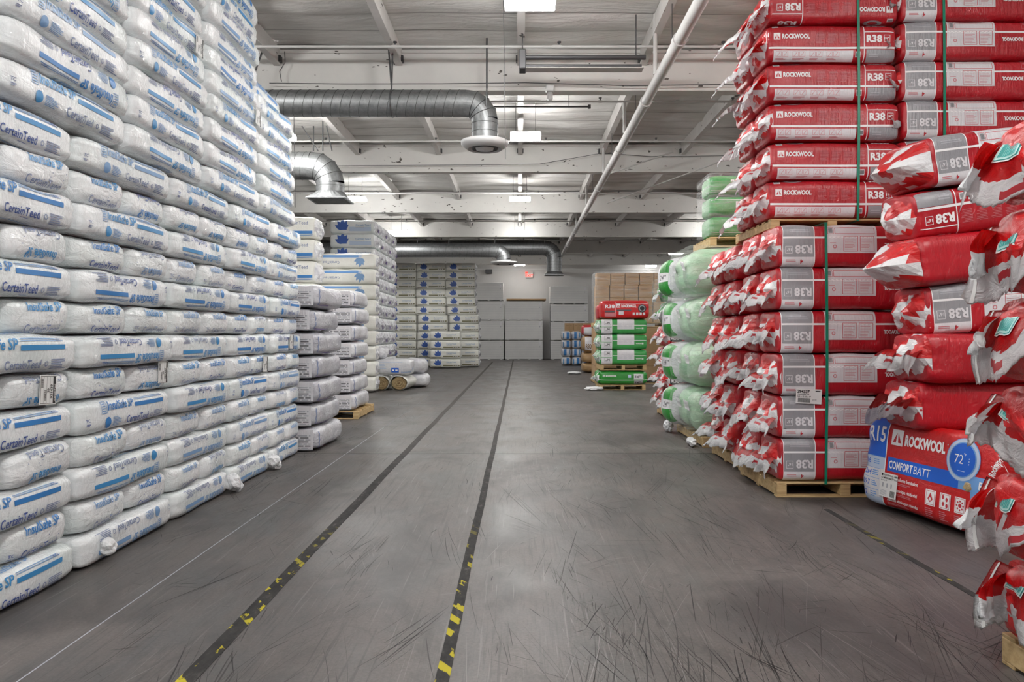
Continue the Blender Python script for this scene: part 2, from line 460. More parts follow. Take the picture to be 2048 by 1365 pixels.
def bag_mesh(name, L, D, H, body, prt=None, seed=0, n=4.2, m=7, lump=.008, folds=.012, ns=56, nu=40, prints=(), detail=.03):
    """soft bag: super-elliptic section, rounded ends, lumps and gathers; artwork wraps its -y face"""
    rg = np.random.RandomState(seed)
    N = 720; t = np.linspace(0, 2*PI, N, endpoint=False)
    cy = np.sign(np.cos(t))*np.abs(np.cos(t))**(2/n)*D/2; cz = np.sign(np.sin(t))*np.abs(np.sin(t))**(2/n)*H/2
    # re-order so index 0 is the middle of the -y face and arc grows upward
    y = -cy; z = cz
    seg = np.hypot(np.diff(np.append(y, y[0])), np.diff(np.append(z, z[0]))); arc = np.concatenate([[0], np.cumsum(seg)]); tot = arc[-1]
    ye = np.append(y, y[0]); ze = np.append(z, z[0])
    ks = rg.uniform(-1, 1, (7, 3))*np.array([14, 14, 16]); ph = rg.uniform(0, 6.28, 7); am = rg.uniform(.3, 1, 7); am /= am.sum()
    kc = rg.uniform(8, 13); pc = rg.uniform(0, 6.28); nf = rg.randint(9, 14)
    def P(u, v, off=0.0):
        v = np.mod(v, tot)
        yy = np.interp(v, arc, ye); zz = np.interp(v, arc, ze)
        e = .004; dy = np.interp(np.mod(v+e, tot), arc, ye)-np.interp(np.mod(v-e, tot), arc, ye)
        dz = np.interp(np.mod(v+e, tot), arc, ze)-np.interp(np.mod(v-e, tot), arc, ze)
        l = np.hypot(dy, dz)+1e-9; ny, nz = -dz/l, dy/l
        q = np.clip(np.abs(u/(L/2)), 0, 1); s = (1-q**m)**(1/m)
        d = np.zeros_like(u)
        for i in range(7): d += am[i]*np.sin(ks[i, 0]*u+ks[i, 1]*yy+ks[i, 2]*zz+ph[i])
        d = d*lump*1.7
        th = np.arctan2(zz/H, yy/D)
        d += -folds*q**8*(.5+.5*np.sin(nf*th+ph[0]+np.sign(u)*2))
        d = d*np.minimum(s*1.5, 1)+off
        return np.stack([u*(1+0*s), yy*s+ny*d, zz*s+nz*d], 1)
    mats = [body]; V = []; F = []; MI = []
    k = np.linspace(-1, 1, nu+1)[1:-1]; us = L/2*np.sin(k*PI/2)*.999; us = np.sign(us)*np.abs(us)
    vs_ = np.linspace(0, tot, ns, endpoint=False)
    U, VV = np.meshgrid(us, vs_, indexing='ij'); pts = P(U.ravel(), VV.ravel()); R = len(us)
    ends = np.array([[-L/2, 0, 0], [L/2, 0, 0]]); V = np.concatenate([pts, ends])
    for i in range(R-1):
        for j in range(ns): F.append((i*ns+j, i*ns+(j+1) % ns, (i+1)*ns+(j+1) % ns, (i+1)*ns+j)[::-1])
    for j in range(ns):
        F.append((R*ns, (j+1) % ns, j)[::-1]); F.append((R*ns+1, (R-1)*ns+j, (R-1)*ns+(j+1) % ns)[::-1])
    MI = [0]*len(F); Vs = [V]; base = len(V)
    if prt:
        for (pv, pf, mat, lay) in prt.items:
            if mat not in mats: mats.append(mat)
            v, f = refine(pv, pf, detail)
            if not len(v): continue
            pts = P(v[:, 0], v[:, 1], .0018+.0009*lay); Vs.append(pts)
            F += [tuple(base+i for i in q) for q in f]; MI += [mats.index(mat)]*len(f); base += len(v)
    me = bpy.data.meshes.new(name); me.from_pydata(np.concatenate(Vs).tolist(), [], F); me.update()
    for q in mats: me.materials.append(M[q])
    me.polygons.foreach_set('material_index', MI); me.polygons.foreach_set('use_smooth', [True]*len(F))
    return me

# ---------------------------------------------------------------- torn bag ends
def gusset_mesh(name, D, H, seed, colours=('flap_red', 'flap_white'), c=.11, cr_=1.0):
    rg = np.random.RandomState(seed); nr, nt_ = 9, 36; V = [(0, 0, 0)]; F = []; MI = []
    rows = []
    for i in range(1, nr+1):
        ro = i/nr
        for j in range(nt_):
            th = 2*PI*j/nt_; e = 2/4.2
            yy = np.sign(math.cos(th))*abs(math.cos(th))**e*D/2*ro*.96; zz = np.sign(math.sin(th))*abs(math.sin(th))**e*H/2*ro*.96
            V.append((0, yy, zz))
    ph = rg.uniform(0, 6, 8); sl = rg.uniform(-.25, .25)
    out = []
    for (x, yy, zz) in V:
        a, b = yy/(D/2), zz/(H/2); ro = max(abs(a), abs(b))
        h = c*(1-abs(b-sl*a)**1.1)*(1-.35*a*a)*(1-ro**6)
        cr = abs(math.sin(13*yy+9*zz+ph[0]))*.5+abs(math.sin(21*zz-17*yy+ph[1]))*.35+rg.uniform(0, .08)
        h += .055*cr_*(cr-.45)*(1-ro**8)
        out.append((-h-.002, yy, zz))
    def pick(f):
        a = sum(out[i][1] for i in f)/len(f)/(D/2); b = sum(out[i][2] for i in f)/len(f)/(H/2)
        w = .25*math.sin(5*a+ph[2])+.18*math.sin(9*b+ph[3])
        return 1 if (-.55+w < b < .12+w) or (b > .3 and abs(a-.6*math.sin(ph[4])) < .22+w*.3) else 0
    def nd(i, j): return 1+(i-1)*nt_+j % nt_
    for j in range(nt_): F.append((0, nd(1, j+1), nd(1, j)))
    for i in range(1, nr):
        for j in range(nt_): F.append((nd(i, j), nd(i, j+1), nd(i+1, j+1), nd(i+1, j)))
    MI = [pick(f) for f in F]
    me = bpy.data.meshes.new(name); me.from_pydata(out, [], F); me.update()
    for q in colours: me.materials.append(M[q])
    me.polygons.foreach_set('material_index', MI)
    return me

def fin_mesh(name, W, ln, seed, colours=('flap_red', 'flap_white', 'print_red'), droop=70, start=20, white=.45, th=.003, label=False, calm=1.0):
    """seam flap: a pleated sheet hanging from the bag end, red above, white hem below"""
    rg = np.random.RandomState(seed); nu, nv = 44, 18; ph = rg.uniform(0, 6.28, 10)
    pk = rg.uniform(-.9, .9, 7); ps = rg.uniform(.06, .16, 7); pa = rg.uniform(-1, 1, 7)
    def ruffle(s):
        return sum(pa[i]*max(0, 1-abs(s-pk[i])/ps[i]) for i in range(7))+.5*math.sin(5*s+ph[3])
    G = np.zeros((nv+1, nu+1, 3))
    for i in range(nu+1):
        s = i/nu*2-1
        L_ = ln*(1+.16*math.sin(2.1*s+ph[0])+.08*math.sin(6*s+ph[1])-.10*abs(ruffle(s))+.05*((i*7 % 5)/5-.4))
        x = z = 0.0; r0 = ruffle(s)
        for j in range(nv+1):
            t = j/nv; a = math.radians(start+(droop-start)*t**.8+10*math.sin(2.6*s+ph[2]))
            if j: x -= math.cos(a)*L_/nv; z -= math.sin(a)*L_/nv
            ruf = calm*(.045*t*r0+.012*t*math.sin(17*s+6*t+ph[4])+.010*math.sin(9*t+3*s+ph[6])*t)
            G[j, i] = (x-ruf*math.sin(a), s*W/2*(1+.10*t)+.02*t*math.sin(7*t+ph[5]), z+ruf*math.cos(a))
    V = G.reshape(-1, 3).tolist(); F = []; MI = []
    red_u = rg.uniform(.2, .7)
    for j in range(nv):
        for i in range(nu):
            F.append((j*(nu+1)+i, j*(nu+1)+i+1, (j+1)*(nu+1)+i+1, (j+1)*(nu+1)+i))
            t = (j+.5)/nv; u = (i+.5)/nu; w = .07*math.sin(5*u+ph[6])
            k = 1 if t > white+w else 0
            if k and abs(u-red_u) < .09 and white+w+.12 < t < white+w+.24: k = 2
            if not k and abs(u-(1-red_u)) < .03: k = 1
            MI.append(k)
    bm = bmesh.new(); bv = [bm.verts.new(v) for v in V]
    for f, k in zip(F, MI): q = bm.faces.new([bv[i] for i in f]); q.material_index = k; q.smooth = True
    bmesh.ops.solidify(bm, geom=list(bm.faces), thickness=th)
    cols_ = list(colours)
    if label:
        cols_ += ['sticker_white', 'print_teal', 'print_mint']
        def S(u, t, off):
            a, c = u*nu, t*nv; i, j = min(int(a), nu-1), min(int(c), nv-1); fa, fc = a-i, c-j
            p = G[j, i]*(1-fa)*(1-fc)+G[j, i+1]*fa*(1-fc)+G[j+1, i]*(1-fa)*fc+G[j+1, i+1]*fa*fc
            n = np.cross(G[j, i+1]-G[j, i], G[j+1, i]-G[j, i]); n = n/(np.linalg.norm(n)+1e-9)
            if n[0] > 0: n = -n
            return p+n*off
        def patch(u0, t0, u1, t1, m, off):
            N_ = 8; vs = [[bm.verts.new(S(u0+(u1-u0)*i/N_, t0+(t1-t0)*j/N_, off)) for i in range(N_+1)] for j in range(N_+1)]
            for j in range(N_):
                for i in range(N_): q = bm.faces.new((vs[j][i], vs[j][i+1], vs[j+1][i+1], vs[j+1][i])); q.material_index = m
        u0 = rg.uniform(.50, .56); u1 = u0+.24; patch(.04, .04, .30, .52, 5, .004); patch(.93, .02, .95, .98, 3, .004)
        patch(u0, .10, u1, .40, 3, .005); patch(u0+.012, .12, u1-.012, .38, 4, .0065); patch(u0+.02, .13, u1-.02, .37, 5, .008)
        x = u0+.04
        while x < u1-.04: d = rg.uniform(.008, .02); patch(x, .16, x+d*.55, .34, 4, .0095); x += d
    me = bpy.data.meshes.new(name); bm.to_mesh(me); bm.free()
    for q in cols_: me.materials.append(M[q])
    return me

_var = {}
def variants(key, fn, n):
    if key not in _var: _var[key] = [fn(i) for i in range(n)]
    return _var[key]
rnd = random.Random(11)

def attach(child_me, name, bag, world, label=None):
    o = link(name, child_me, bag); o.matrix_basis = bag.matrix_basis.inverted() @ world
    if label: o['label'] = label
    return o

def put(name, me, loc, rot=(0, 0, 0), flip=False):
    o = link(name, me); o.location = loc
    R = Euler(rot).to_matrix()
    if flip: R = R @ Euler((0, PI, 0)).to_matrix()
    o.rotation_euler = R.to_euler(); o.matrix_basis = Matrix.LocRotScale(Vector(loc), o.rotation_euler, None)
    return o

def torn_end(bag, L, D, H, loc, rot=(0, 0, 0), pal=('flap_red', 'flap_white', 'print_red'), big=1.0, side=-1, fins=1, key='red', c=.11):
    """crumpled gusset and hanging seam flap on the aisle end (local -x) of a bag lying at loc / rot"""
    R = Matrix.Translation(loc) @ Euler(rot).to_matrix().to_4x4()
    if side > 0: R = R @ Matrix.Rotation(PI, 4, 'Z')
    g = rnd.choice(variants(('g', key, round(D, 2), round(H, 2), c), lambda i: gusset_mesh('end_gusset', D, H, 100+i, pal[:2], c), 6))
    attach(g, 'end_gusset', bag, R @ Matrix.Translation((-L/2+.045, 0, 0)), None)
    for q in range(fins):
        f = rnd.choice(variants(('f', key, round(D, 2), round(big, 2)), lambda i: fin_mesh('end_flap', D*.95, .19*big, 200+i, pal, droop=66+6*(i % 4), start=18+9*(i % 3), white=.40+.06*(i % 3), calm=.5), 7))
        attach(f, 'end_flap', bag, R @ Matrix.Translation((-L/2-.03, rnd.uniform(-.03, .03), rnd.uniform(-.02, .07)-.1*q)), None)

# ================================================================= SETTING
XL, XR, YB, YF, ZR = -9.5, 12.5, -8.0, 45.0, 6.2
def struct(name, mb, mat=None):
    o = mb.build(name); o['kind'] = 'structure'; return o
plain('scuff_dark', (.036, .035, .035), .6, spec=.3); plain('scuff_mid', (.062, .059, .057), .6, spec=.3); plain('scuff_pale', (.20, .19, .185), .6)
b = MB(); b.box((XL, YB, -.12), (XR, YF, 0), 'concrete')
def strokes(b):
    """rubber and drag marks scratched into the slab: bundles of long thin bent strokes"""
    rg = random.Random(21)
    for q in range(900):
        y0 = 2.8+13*rg.random()**1.5; x0 = rg.uniform(-.62, .72)*y0*.95
        x0 = max(-2.6, min(3.0, x0))
        if rg.random() < .45: x0 = rg.uniform(.2, 2.6)
        ang = rg.gauss(0, .32) if rg.random() < .7 else rg.uniform(-1.57, 1.57); n = rg.choice((1, 2, 3, 5, 7)); ln = (.1+.9*rg.random()**2)*(1.5 if abs(ang) < .4 else .8)
        cv = rg.uniform(-.45, .45)*rg.random()**2; mt = rg.choice(('scuff_dark', 'scuff_mid', 'scuff_mid', 'scuff_mid', 'scuff_pale'))
        for k in range(n):
            wd = (.0007+.0032*rg.random()**2.2)*(.7 if mt == 'scuff_pale' else 1); x = x0+rg.gauss(0, .035)*n**.5; y = y0+rg.gauss(0, .12); a = ang+rg.uniform(-.03, .03); l2 = ln*rg.uniform(.4, 1); S = 9; vs = []
            for i in range(S):
                t = i/(S-1); ww = wd*math.sin(PI*(.08+.84*t))
                vs += [(x-ww*math.cos(a), y+ww*math.sin(a), .0006), (x+ww*math.cos(a), y-ww*math.sin(a), .0006)]
                x += math.sin(a)*l2/S; y += math.cos(a)*l2/S; a += cv/S
            b.add(vs, [(2*i, 2*i+1, 2*i+3, 2*i+2) for i in range(S-1)], mt)
strokes(b)
struct('floor', b)
b = MB(); b.box((XL, YF, 0), (XR, YF+.2, ZR+.3), 'wall_paint'); b.box((XL, YF-.06, 5.30), (XR, YF, 5.40), 'white_paint'); struct('wall_back', b)
b = MB(); b.box((XL, YB-.2, 0), (XR, YB, ZR+.3), 'wall_paint'); struct('wall_front', b)
b = MB(); b.box((XL-.2, YB, 0), (XL, YF, ZR+.3), 'wall_paint'); struct('wall_left', b)
b = MB(); b.box((XR, YB, 0), (XR+.2, YF, ZR+.3), 'wall_paint'); struct('wall_right', b)
# roof blanket sagging between sub purlins
def roof():
    pitch = .61; per = 6
    ys = []; y = YB
    while y < YF: ys.append(y); y += pitch/per
    ys.append(YF); xs = np.linspace(XL, XR, 56); V = []; F = []
    rg = np.random.RandomState(3)
    for y in ys:
        f = (y/pitch) % 1; row = int(y//pitch)
        for x in xs:
            sag = .085*math.sin(PI*f)**.7*(.6+.5*math.sin(x*.9+row*2.1)+.3*math.sin(x*2.3+row*5.3))
            V.append((x, y, ZR-sag))
    n = len(xs)
    for j in range(len(ys)-1):
        for i in range(n-1): F.append((j*n+i, (j+1)*n+i, (j+1)*n+i+1, j*n+i+1))
    b = MB(); b.add(V, F, 'roof_blanket', True); struct('ceiling', b)
roof()
GY = [12.2+6.1*k for k in range(-3, 6)]
for gy in GY:
    b = MB(); b.box((XL, gy, 5.50), (XR, gy+.13, 6.10), 'girder_paint'); b.box((XL, gy-.05, 5.44), (XR, gy+.18, 5.50), 'girder_paint')
    b.box((XL, gy-.04, 6.06), (XR, gy+.17, 6.11), 'girder_paint')
    struct('roof_beam', b)
JX = [.03+1.98*k for k in range(-4, 7)]
for jx in JX:
    b = MB(); ys = [YB]+GY+[YF]
    for y0, y1 in zip(ys[:-1], ys[1:]):
        b.box((jx-.045, y0+.14, 5.88), (jx+.045, y1-.01, 6.14), 'joist_paint')
        b.box((jx-.055, y0+.14, 5.86), (jx+.055, y1-.01, 5.885), 'joist_paint')
        b.box((jx-.08, y1-.10, 5.9), (jx+.08, y1-.005, 6.0), 'steel_dark')
    struct('roof_joist', b)
# floor joints
b = MB(); b.box((XL, 9.36, .0), (XR, 9.385, .0015), 'print_black'); struct('trim_1', b)
b = MB(); b.box((XL, 15.9, .0), (XR, 15.92, .0012), 'print_darkgrey'); struct('trim_2', b)
b = MB(); b.box((-2.165, 2.5, .0), (-2.158, 12, .0012), 'print_text_grey'); b.box((-2.17, 12, .0), (-2.155, YF, .0012), 'print_darkgrey'); struct('trim_3', b)

def tape(x0, x1, y0, y1, wd, label):
    n = 60; V = []; F = []
    for k in range(n+1):
        t = k/n; y = y0+(y1-y0)*t; x = x0+(x1-x0)*t+.004*math.sin(y*2.1)
        V += [(x-wd/2, y, .0008), (x+wd/2, y, .0008), (x+wd/2, y, .0024), (x-wd/2, y, .0024)]
    for k in range(n):
        a = 4*k
        F += [(a+3, a+2, a+6, a+7), (a+2, a+1, a+5, a+6), (a, a+3, a+7, a+4), (a+1, a, a+4, a+5)]
    F += [(0, 1, 2, 3), (4*n+3, 4*n+2, 4*n+1, 4*n)]
    b = MB(); b.add(V, F, 'hazard_tape'); o = b.build('floor_tape'); tag(o, label, 'floor tape', 'worn hazard tape lines along the aisle')
tape(-1.44, -1.40, 2.6, 40, .085, 'worn black and yellow floor tape line beside the white bale wall')
tape(-.335, -.33, 2.6, 43, .062, 'mostly blackened floor tape line running down the middle of the aisle')
tape(2.60, 2.62, 3.0, 6.4, .05, 'rubbed-off yellow floor tape line passing beside the fallen blue and red bag')

# ================================================================= CEILING THINGS
def light(x, y, z=5.42, label=None):
    r = empty('ceiling_light', (x, y, z))
    b = MB(); b.box((-.30, -.17, .0), (.30, .17, .09), 'lens' if y < 28 else 'lens_far' if y < 40 else 'lens_end', .012); b.build('diffuser', r)
    b = MB(); b.box((-.30, -.165, .09), (.30, .165, .12), 'fixture_white', .01); b.build('housing', r)
    b = MB(); b.tube([(-.2, 0, .12), (-.2, 0, 6.14-z)], .004, 'steel_dark', 6); b.tube([(.2, 0, .12), (.2, 0, 6.14-z)], .004, 'steel_dark', 6); b.build('hanger_wire', r)
    tag(r, label, 'ceiling light', 'rectangular led lights under the roof')
LY = [8.9, 15.0, 22.0, 29.3, 36.9, 43.0]
for i, y in enumerate(LY):
    light(.03+(.1 if i < 2 else 0), y, 5.40, 'glowing rectangular ceiling light, %s from the camera over the aisle' % ORD1[i])
for i, y in enumerate([15.0, 22.0, 29.3, 36.9]):
    light(-4.8, y, 5.40, 'glowing rectangular ceiling light, %s along the row over the white stacks' % ORD1[i])
for i, y in enumerate([36.9, 43.8]):
    light(7.7, y, 5.40, ['glowing ceiling light above the tall green load, the brighter of two', 'small glowing ceiling light above the boxes, by the back wall'][i])
for (x, y) in ((.1, 2.2), (-4.8, 2.2), (-4.8, 8.6), (4.6, 2.2), (5.2, 8.9), (7.7, 15), (7.7, 22), (7.7, 29.3), (.1, -4.5), (-4.8, -4.5), (5.2, -4.5)):  # lights out of view, added as fill for the front and sides of the hall
    light(x, y, 5.40, 'added unseen ceiling light above the camera or hidden above the stacks')

# sprinkler branch pipes across the hall
for i, y in enumerate([11.2, 13.85, 16.7, 19.7, 22.9, 25.9, 28.6, 31.6, 34.6, 40.0]):
    r = empty('sprinkler_pipe', (0, y, 5.79))
    b = MB(); b.tube([(XL+.1, 0, 0), (XR-.1, 0, 0)], .021, 'pipe_paint', 10)
    for k in range(-3, 5): b.tube([(k*2.4+.5, 0, 0), (k*2.4+.56, 0, 0)], .028, 'pipe_paint', 10)
    b.build('pipe', r)
    for k in range(-2, 4):
        hb = MB(); x = k*2.45+1.2+(i % 2)*.9-.6
        hb.tube([(x, 0, .02), (x, 0, .06)], .014, 'steel_dark', 8); hb.tube([(x, 0, .06), (x, 0, .075)], .03, 'steel_dark', 10); hb.tube([(x-.035, 0, 0), (x+.035, 0, 0)], .03, 'pipe_paint', 8)
        hb.build('sprinkler_head', r)
    tag(r, 'thin white sprinkler pipe across the roof, %s one from the camera' % ORD1[i], 'pipe', 'sprinkler branch pipes')
# main pipe
r = empty('sprinkler_main', (2.02, 0, 5.2))
b = MB(); b.tube([(0, -4, 0), (0, 44.8, 0)], .078, 'pipe_paint', 20); b.build('pipe', r)
for y in (7.9, 9.4, 11.9, 15.0, 19, 23, 27, 31, 35):
    b = MB(); b.tube([(0, y, 0), (0, y+.11, 0)], .094, 'pipe_paint', 20); b.tube([(.09, y+.05, 0), (.115, y+.05, 0)], .02, 'pipe_paint', 8); b.build('coupling', r)
for y in (10.9, 14.1, 17.6, 22, 26):
    b = MB(); b.tube([(-.04, y, .07), (-.04, y, .95 if y < 12 else .68)], .03, 'pipe_paint', 10); b.build('riser', r)
for y in (9.9, 13, 16.3, 20.5, 25):
    b = MB(); b.tube([(0, y, .07), (0, y, .92)], .005, 'steel_dark', 6); b.tube([(-.09, y, -.0), (0, y, .1), (.09, y, 0)], .006, 'steel_dark', 6); b.build('hanger_rod', r)
tag(r, 'thick white sprinkler main pipe running lengthwise under the roof beams', 'pipe')
# slanted brace rods
for (p, q, lb) in (((2.05, 17.7, 5.25), (3.6, 17.5, 5.75), 'short slanted white brace rod beside the thick white main pipe'), ((2.3, 19.5, 4.9), (6.4, 15.2, 5.85), 'long slanted steel brace rod rising towards the red bag stacks')):
    b = MB(); b.tube([p, q], .017, 'pipe_paint', 8); tag(b.build('brace_rod'), lb, 'rod')

# tube heater hanging before the first beam
r = empty('tube_heater', (0, 0, 0))
b = MB(); b.tube([(.1, 10.9, 5.52), (1.84, 10.9, 5.52)], .035, 'steel_dark', 12); b.tube([(.1, 10.9, 5.39), (1.78, 10.9, 5.39)], .028, 'steel_dark', 12); b.build('heater_tube', r)
b = MB(); b.box((.0, 10.78, 5.32), (.1, 11.02, 5.60), 'steel_dark', .01); b.build('bracket', r)
b = MB(); b.box((.08, 10.80, 5.335), (1.8, 11.0, 5.345), 'pipe_paint'); b.build('reflector', r)
for x in (.05, 1.7):
    b = MB(); b.tube([(x, 10.9, 5.55), (x, 10.9, 6.14)], .008, 'steel_dark', 6); b.build('hanger_rod', r)
tag(r, 'dark double-tube heater hanging before the first white roof beam', 'heater')
b = MB(); b.tube([(-.9, 13.6, 5.62), (1.28, 13.6, 5.62)], .016, 'steel_dark', 8); b.box((1.25, 13.57, 5.59), (1.30, 13.63, 5.65), 'steel_dark')
for x in (-.8, .9): b.tube([(x, 13.6, 5.62), (x, 13.6, 6.14)], .004, 'steel_dark', 5)
tag(b.build('conduit'), 'thin dark conduit hanging just behind the first roof beam', 'conduit')
b = MB(); b.box((.43, 12.05, 5.40), (.57, 12.16, 5.53), 'fixture_white', .015); b.box((.455, 12.07, 5.27), (.545, 12.15, 5.40), 'fixture_white', .02)
tag(b.build('motion_sensor'), 'small white sensor box clipped under the first roof beam', 'sensor')
# sagging cables on beams
for (pts, lb) in (([(-4, 12.02, 5.52), (-2.8, 12.0, 5.50), (-1.2, 12.02, 5.51), (.1, 12.0, 5.52), (1.8, 12.0, 5.47), (3.8, 12.0, 5.5), (4.3, 12.02, 5.52)], 'thin sagging cable along the bottom of the first roof beam'),
                  ([(-4.8, 18.1, 5.55), (-1, 18.1, 5.58), (.5, 18.1, 5.6), (2, 18.1, 5.86), (3.2, 18.1, 5.78), (5, 18.1, 5.8)], 'thin drooping cable across the second roof beam'),
                  ([(-3.75, 12.0, 6.02), (-3.74, 12.0, 5.85), (-3.83, 12.0, 5.7), (-3.80, 12.0, 5.54)], 'short looping cable hanging on the first beam above the big duct')):
    b = MB(); b.tube(pts, .007, 'steel_dark', 6); tag(b.build('cable'), lb, 'cable')
for (x, y, lb) in ((-.22, 10.5, 'thin drop cord hanging beside the round air diffuser'), (-4.36, 14.5, 'thin cord hanging beside the squat silver elbow duct')):
    b = MB(); b.tube([(x, y, 6.2), (x+.02, y, 5.0), (x+.03, y+.02, 3.95)], .005, 'steel_dark', 6); tag(b.build('cord'), lb, 'cord')

# ---- ducts
def duct(name, x_end, y, z, r_, drop, x_start, label, diff, straps, seam=.145, ring=None):
    root = empty(name, (0, 0, 0))
    b = MB(); R_ = r_*1.35; xe = x_end-R_
    b.tube([(x_start, y, z), (xe, y, z)], r_, 'galvanized', 36)
    x = x_start
    while x < xe-.05:
        # helical lock seam of the spiral duct: one slanted hoop per turn
        pts = []
        for k in range(33):
            a = 2*PI*k/32; pts.append((x+.06*math.sin(a), y+(r_+.002)*math.cos(a), z+(r_+.002)*math.sin(a)))
        b.tube(pts, .0035, 'galv_seam', 4, cap=False)
        x += seam
    b.build('duct_run', root)
    b = MB(); pts = []; S = 4
    for k in range(S+1):
        a = PI/2*k/S; pts.append((xe+R_*math.sin(a), y, z-R_*(1-math.cos(a))))
    pts = [(xe-.02, y, z)]+pts[1:-1]+[(x_end, y, z-R_)]
    b.tube(pts, r_*1.01, 'galvanized', 36, cap=False, smooth=False)
    for p0, p1 in zip(pts[:-1], pts[1:]):
        pass
    for k in range(1, len(pts)-1):
        p = Vector(pts[k]); d = (Vector(pts[k+1])-Vector(pts[k-1])).normalized(); sd = Vector((0, 1, 0)); q = d.cross(sd)
        b.tube([p+(sd*math.cos(t)+q*math.sin(t))*r_*1.03 for t in [2*PI*j/32 for j in range(33)]], .005, 'galv_seam', 4, cap=False)
    b.build('duct_elbow', root)
    zb = z-R_-drop
    b = MB(); b.tube([(x_end, y, z-R_+.01), (x_end, y, zb)], r_, 'galvanized', 36)
    zz = z-R_-.05
    while zz > zb+.05:
        b.tube([(x_end+(r_+.002)*math.cos(t), y+(r_+.002)*math.sin(t), zz) for t in [2*PI*j/32 for j in range(33)]], .0035, 'galv_seam', 4, cap=False); zz -= .13
    b.build('duct_drop', root)
    if diff[0] == 'round':
        R2 = diff[1]; b = MB()
        b.lathe([(r_*.9, 0), (R2*.55, -.005), (R2, -.03), (R2*1.0, -.075), (R2*.93, -.10), (R2*.72, -.155), (R2*.70, -.15), (R2*.68, -.10), (R2*.3, -.04)], (x_end, y, zb), 'fixture_white', 40); b.build('diffuser', root)
        b = MB(); b.lathe([(R2*.60, -.08), (R2*.55, -.15), (R2*.5, -.155), (R2*.46, -.1), (0.01, -.09)], (x_end, y, zb), 'galv_seam', 36)
        b.lathe([(R2*.40, -.11), (R2*.36, -.16), (.01, -.165)], (x_end, y, zb), 'fixture_white', 36); b.build('diffuser_cone', root)
    elif diff[0] == 'square':
        w2, h2 = diff[1], diff[2]; b = MB(); n = 36; vs = []
        for k in range(n): a = 2*PI*k/n; vs.append((x_end+r_*math.cos(a), y+r_*math.sin(a), zb))
        for k in range(n):
            a = 2*PI*k/n; c, s_ = math.cos(a), math.sin(a); q = w2/max(abs(c), abs(s_)); vs.append((x_end+q*c, y+q*s_, zb-h2))
        b.add(vs, [(k, n+k, n+(k+1) % n, (k+1) % n) for k in range(n)], 'galvanized'); b.build('boot', root)
        b = MB(); t = .05
        b.box((x_end-w2, y-w2, zb-h2-.03), (x_end+w2, y-w2+t, zb-h2), 'galvanized'); b.box((x_end-w2, y+w2-t, zb-h2-.03), (x_end+w2, y+w2, zb-h2), 'galvanized')
        b.box((x_end-w2, y-w2+t, zb-h2-.03), (x_end-w2+t, y+w2-t, zb-h2), 'galvanized'); b.box((x_end+w2-t, y-w2+t, zb-h2-.03), (x_end+w2, y+w2-t, zb-h2), 'galvanized')
        b.box((x_end-w2+t, y-w2+t, zb-h2-.01), (x_end+w2-t, y+w2-t, zb-h2-.005), 'steel_dark')
        k = -w2+t+.05
        while k < w2-t: b.box((x_end-w2+t, y+k, zb-h2-.03), (x_end+w2-t, y+k+.012, zb-h2-.01), 'galvanized'); k += .09
        b.build('grille', root)
    for (sx, dx, top) in straps:
        b = MB(); b.tube([(sx, y-r_*.2, z+r_+.01), (sx+dx, y-r_*.2, top)], .014, 'steel_dark', 6)
        b.build('hanger_strap', root)
        if ring:
            b = MB(); b.tube([(sx, y+(r_+.006)*math.cos(t), z+(r_+.006)*math.sin(t)) for t in [2*PI*j/32 for j in range(33)]], .012, 'galvanized', 6, cap=False); b.build('hanger_ring', root)
    tag(root, label, 'air duct')
duct('air_duct', -.535, 11.7, 1.5+461*11.7/1500, .205, .29, -6.2, 'silver spiral air duct before the first roof beam, with round white diffuser', ('round', .37), ((-1.98, .02, 6.1), (-1.98, -.06, 6.1), (-.5, .0, 6.1), (-4.2, .25, 6.0)), ring=True)
duct('air_duct', -4.10, 16.3, 1.5+336*16.3/1500, .30, .17, -9.3, 'wide silver air duct ending in elbow and square grille by the bale wall', ('square', .42, .16), ((-4.45, .0, 6.0), (-4.35, -.35, 6.0), (-4.25, .0, 6.1), (-4.05, -.12, 6.0)), seam=.16)
duct('air_duct', -.62, 31.0, 1.5+167*31/1500, .29, .05, -9, 'far silver air duct ending in a small round white diffuser', ('round', .55), ((-1.0, .05, 6.1), (-2.9, .1, 6.1), (-4.2, .1, 6.1)), seam=.3)
duct('air_duct', 1.55, 33.0, 1.5+172*33/1500, .33, .6, -9, 'farthest silver air duct, turning down before the white back wall', ('square', .42, .14), ((-3.4, .05, 6.1), (.2, .05, 6.1)), seam=.3)

# exit sign on the far wall
r = empty('exit_sign', (.62, 44.93, 4.85))
b = MB(); b.box((-.22, -.05, 0), (.22, .02, .26), 'exit_white', .01); b.build('sign_case', r)
vs, fs = text_mesh('EXIT', .02); b = MB(); k = .16/.72; wd = vs[:, 0].max()*k
b.add([(x*k-wd/2, -.058, .05+y*k) for x, y in vs], fs, 'exit_red'); b.build('lettering', r)
for s_ in (-1, 1):
    b = MB(); b.lathe([(.01, .0), (.07, 0), (.08, .04), (.06, .1), (.01, .11)], (s_*.17, -.02, .25), 'exit_red' if s_ < 0 else 'exit_white', 16); b.build('emergency_lamp', r)
tag(r, 'small lit red exit sign high on the white back wall', 'exit sign')
b = MB(); b.box((-2.0, 44.7, 5.1), (-1.6, 44.98, 5.35), 'steel_dark', .02); tag(b.build('junction_box'), 'dark junction box high on the back wall above the foam board stacks', 'box')

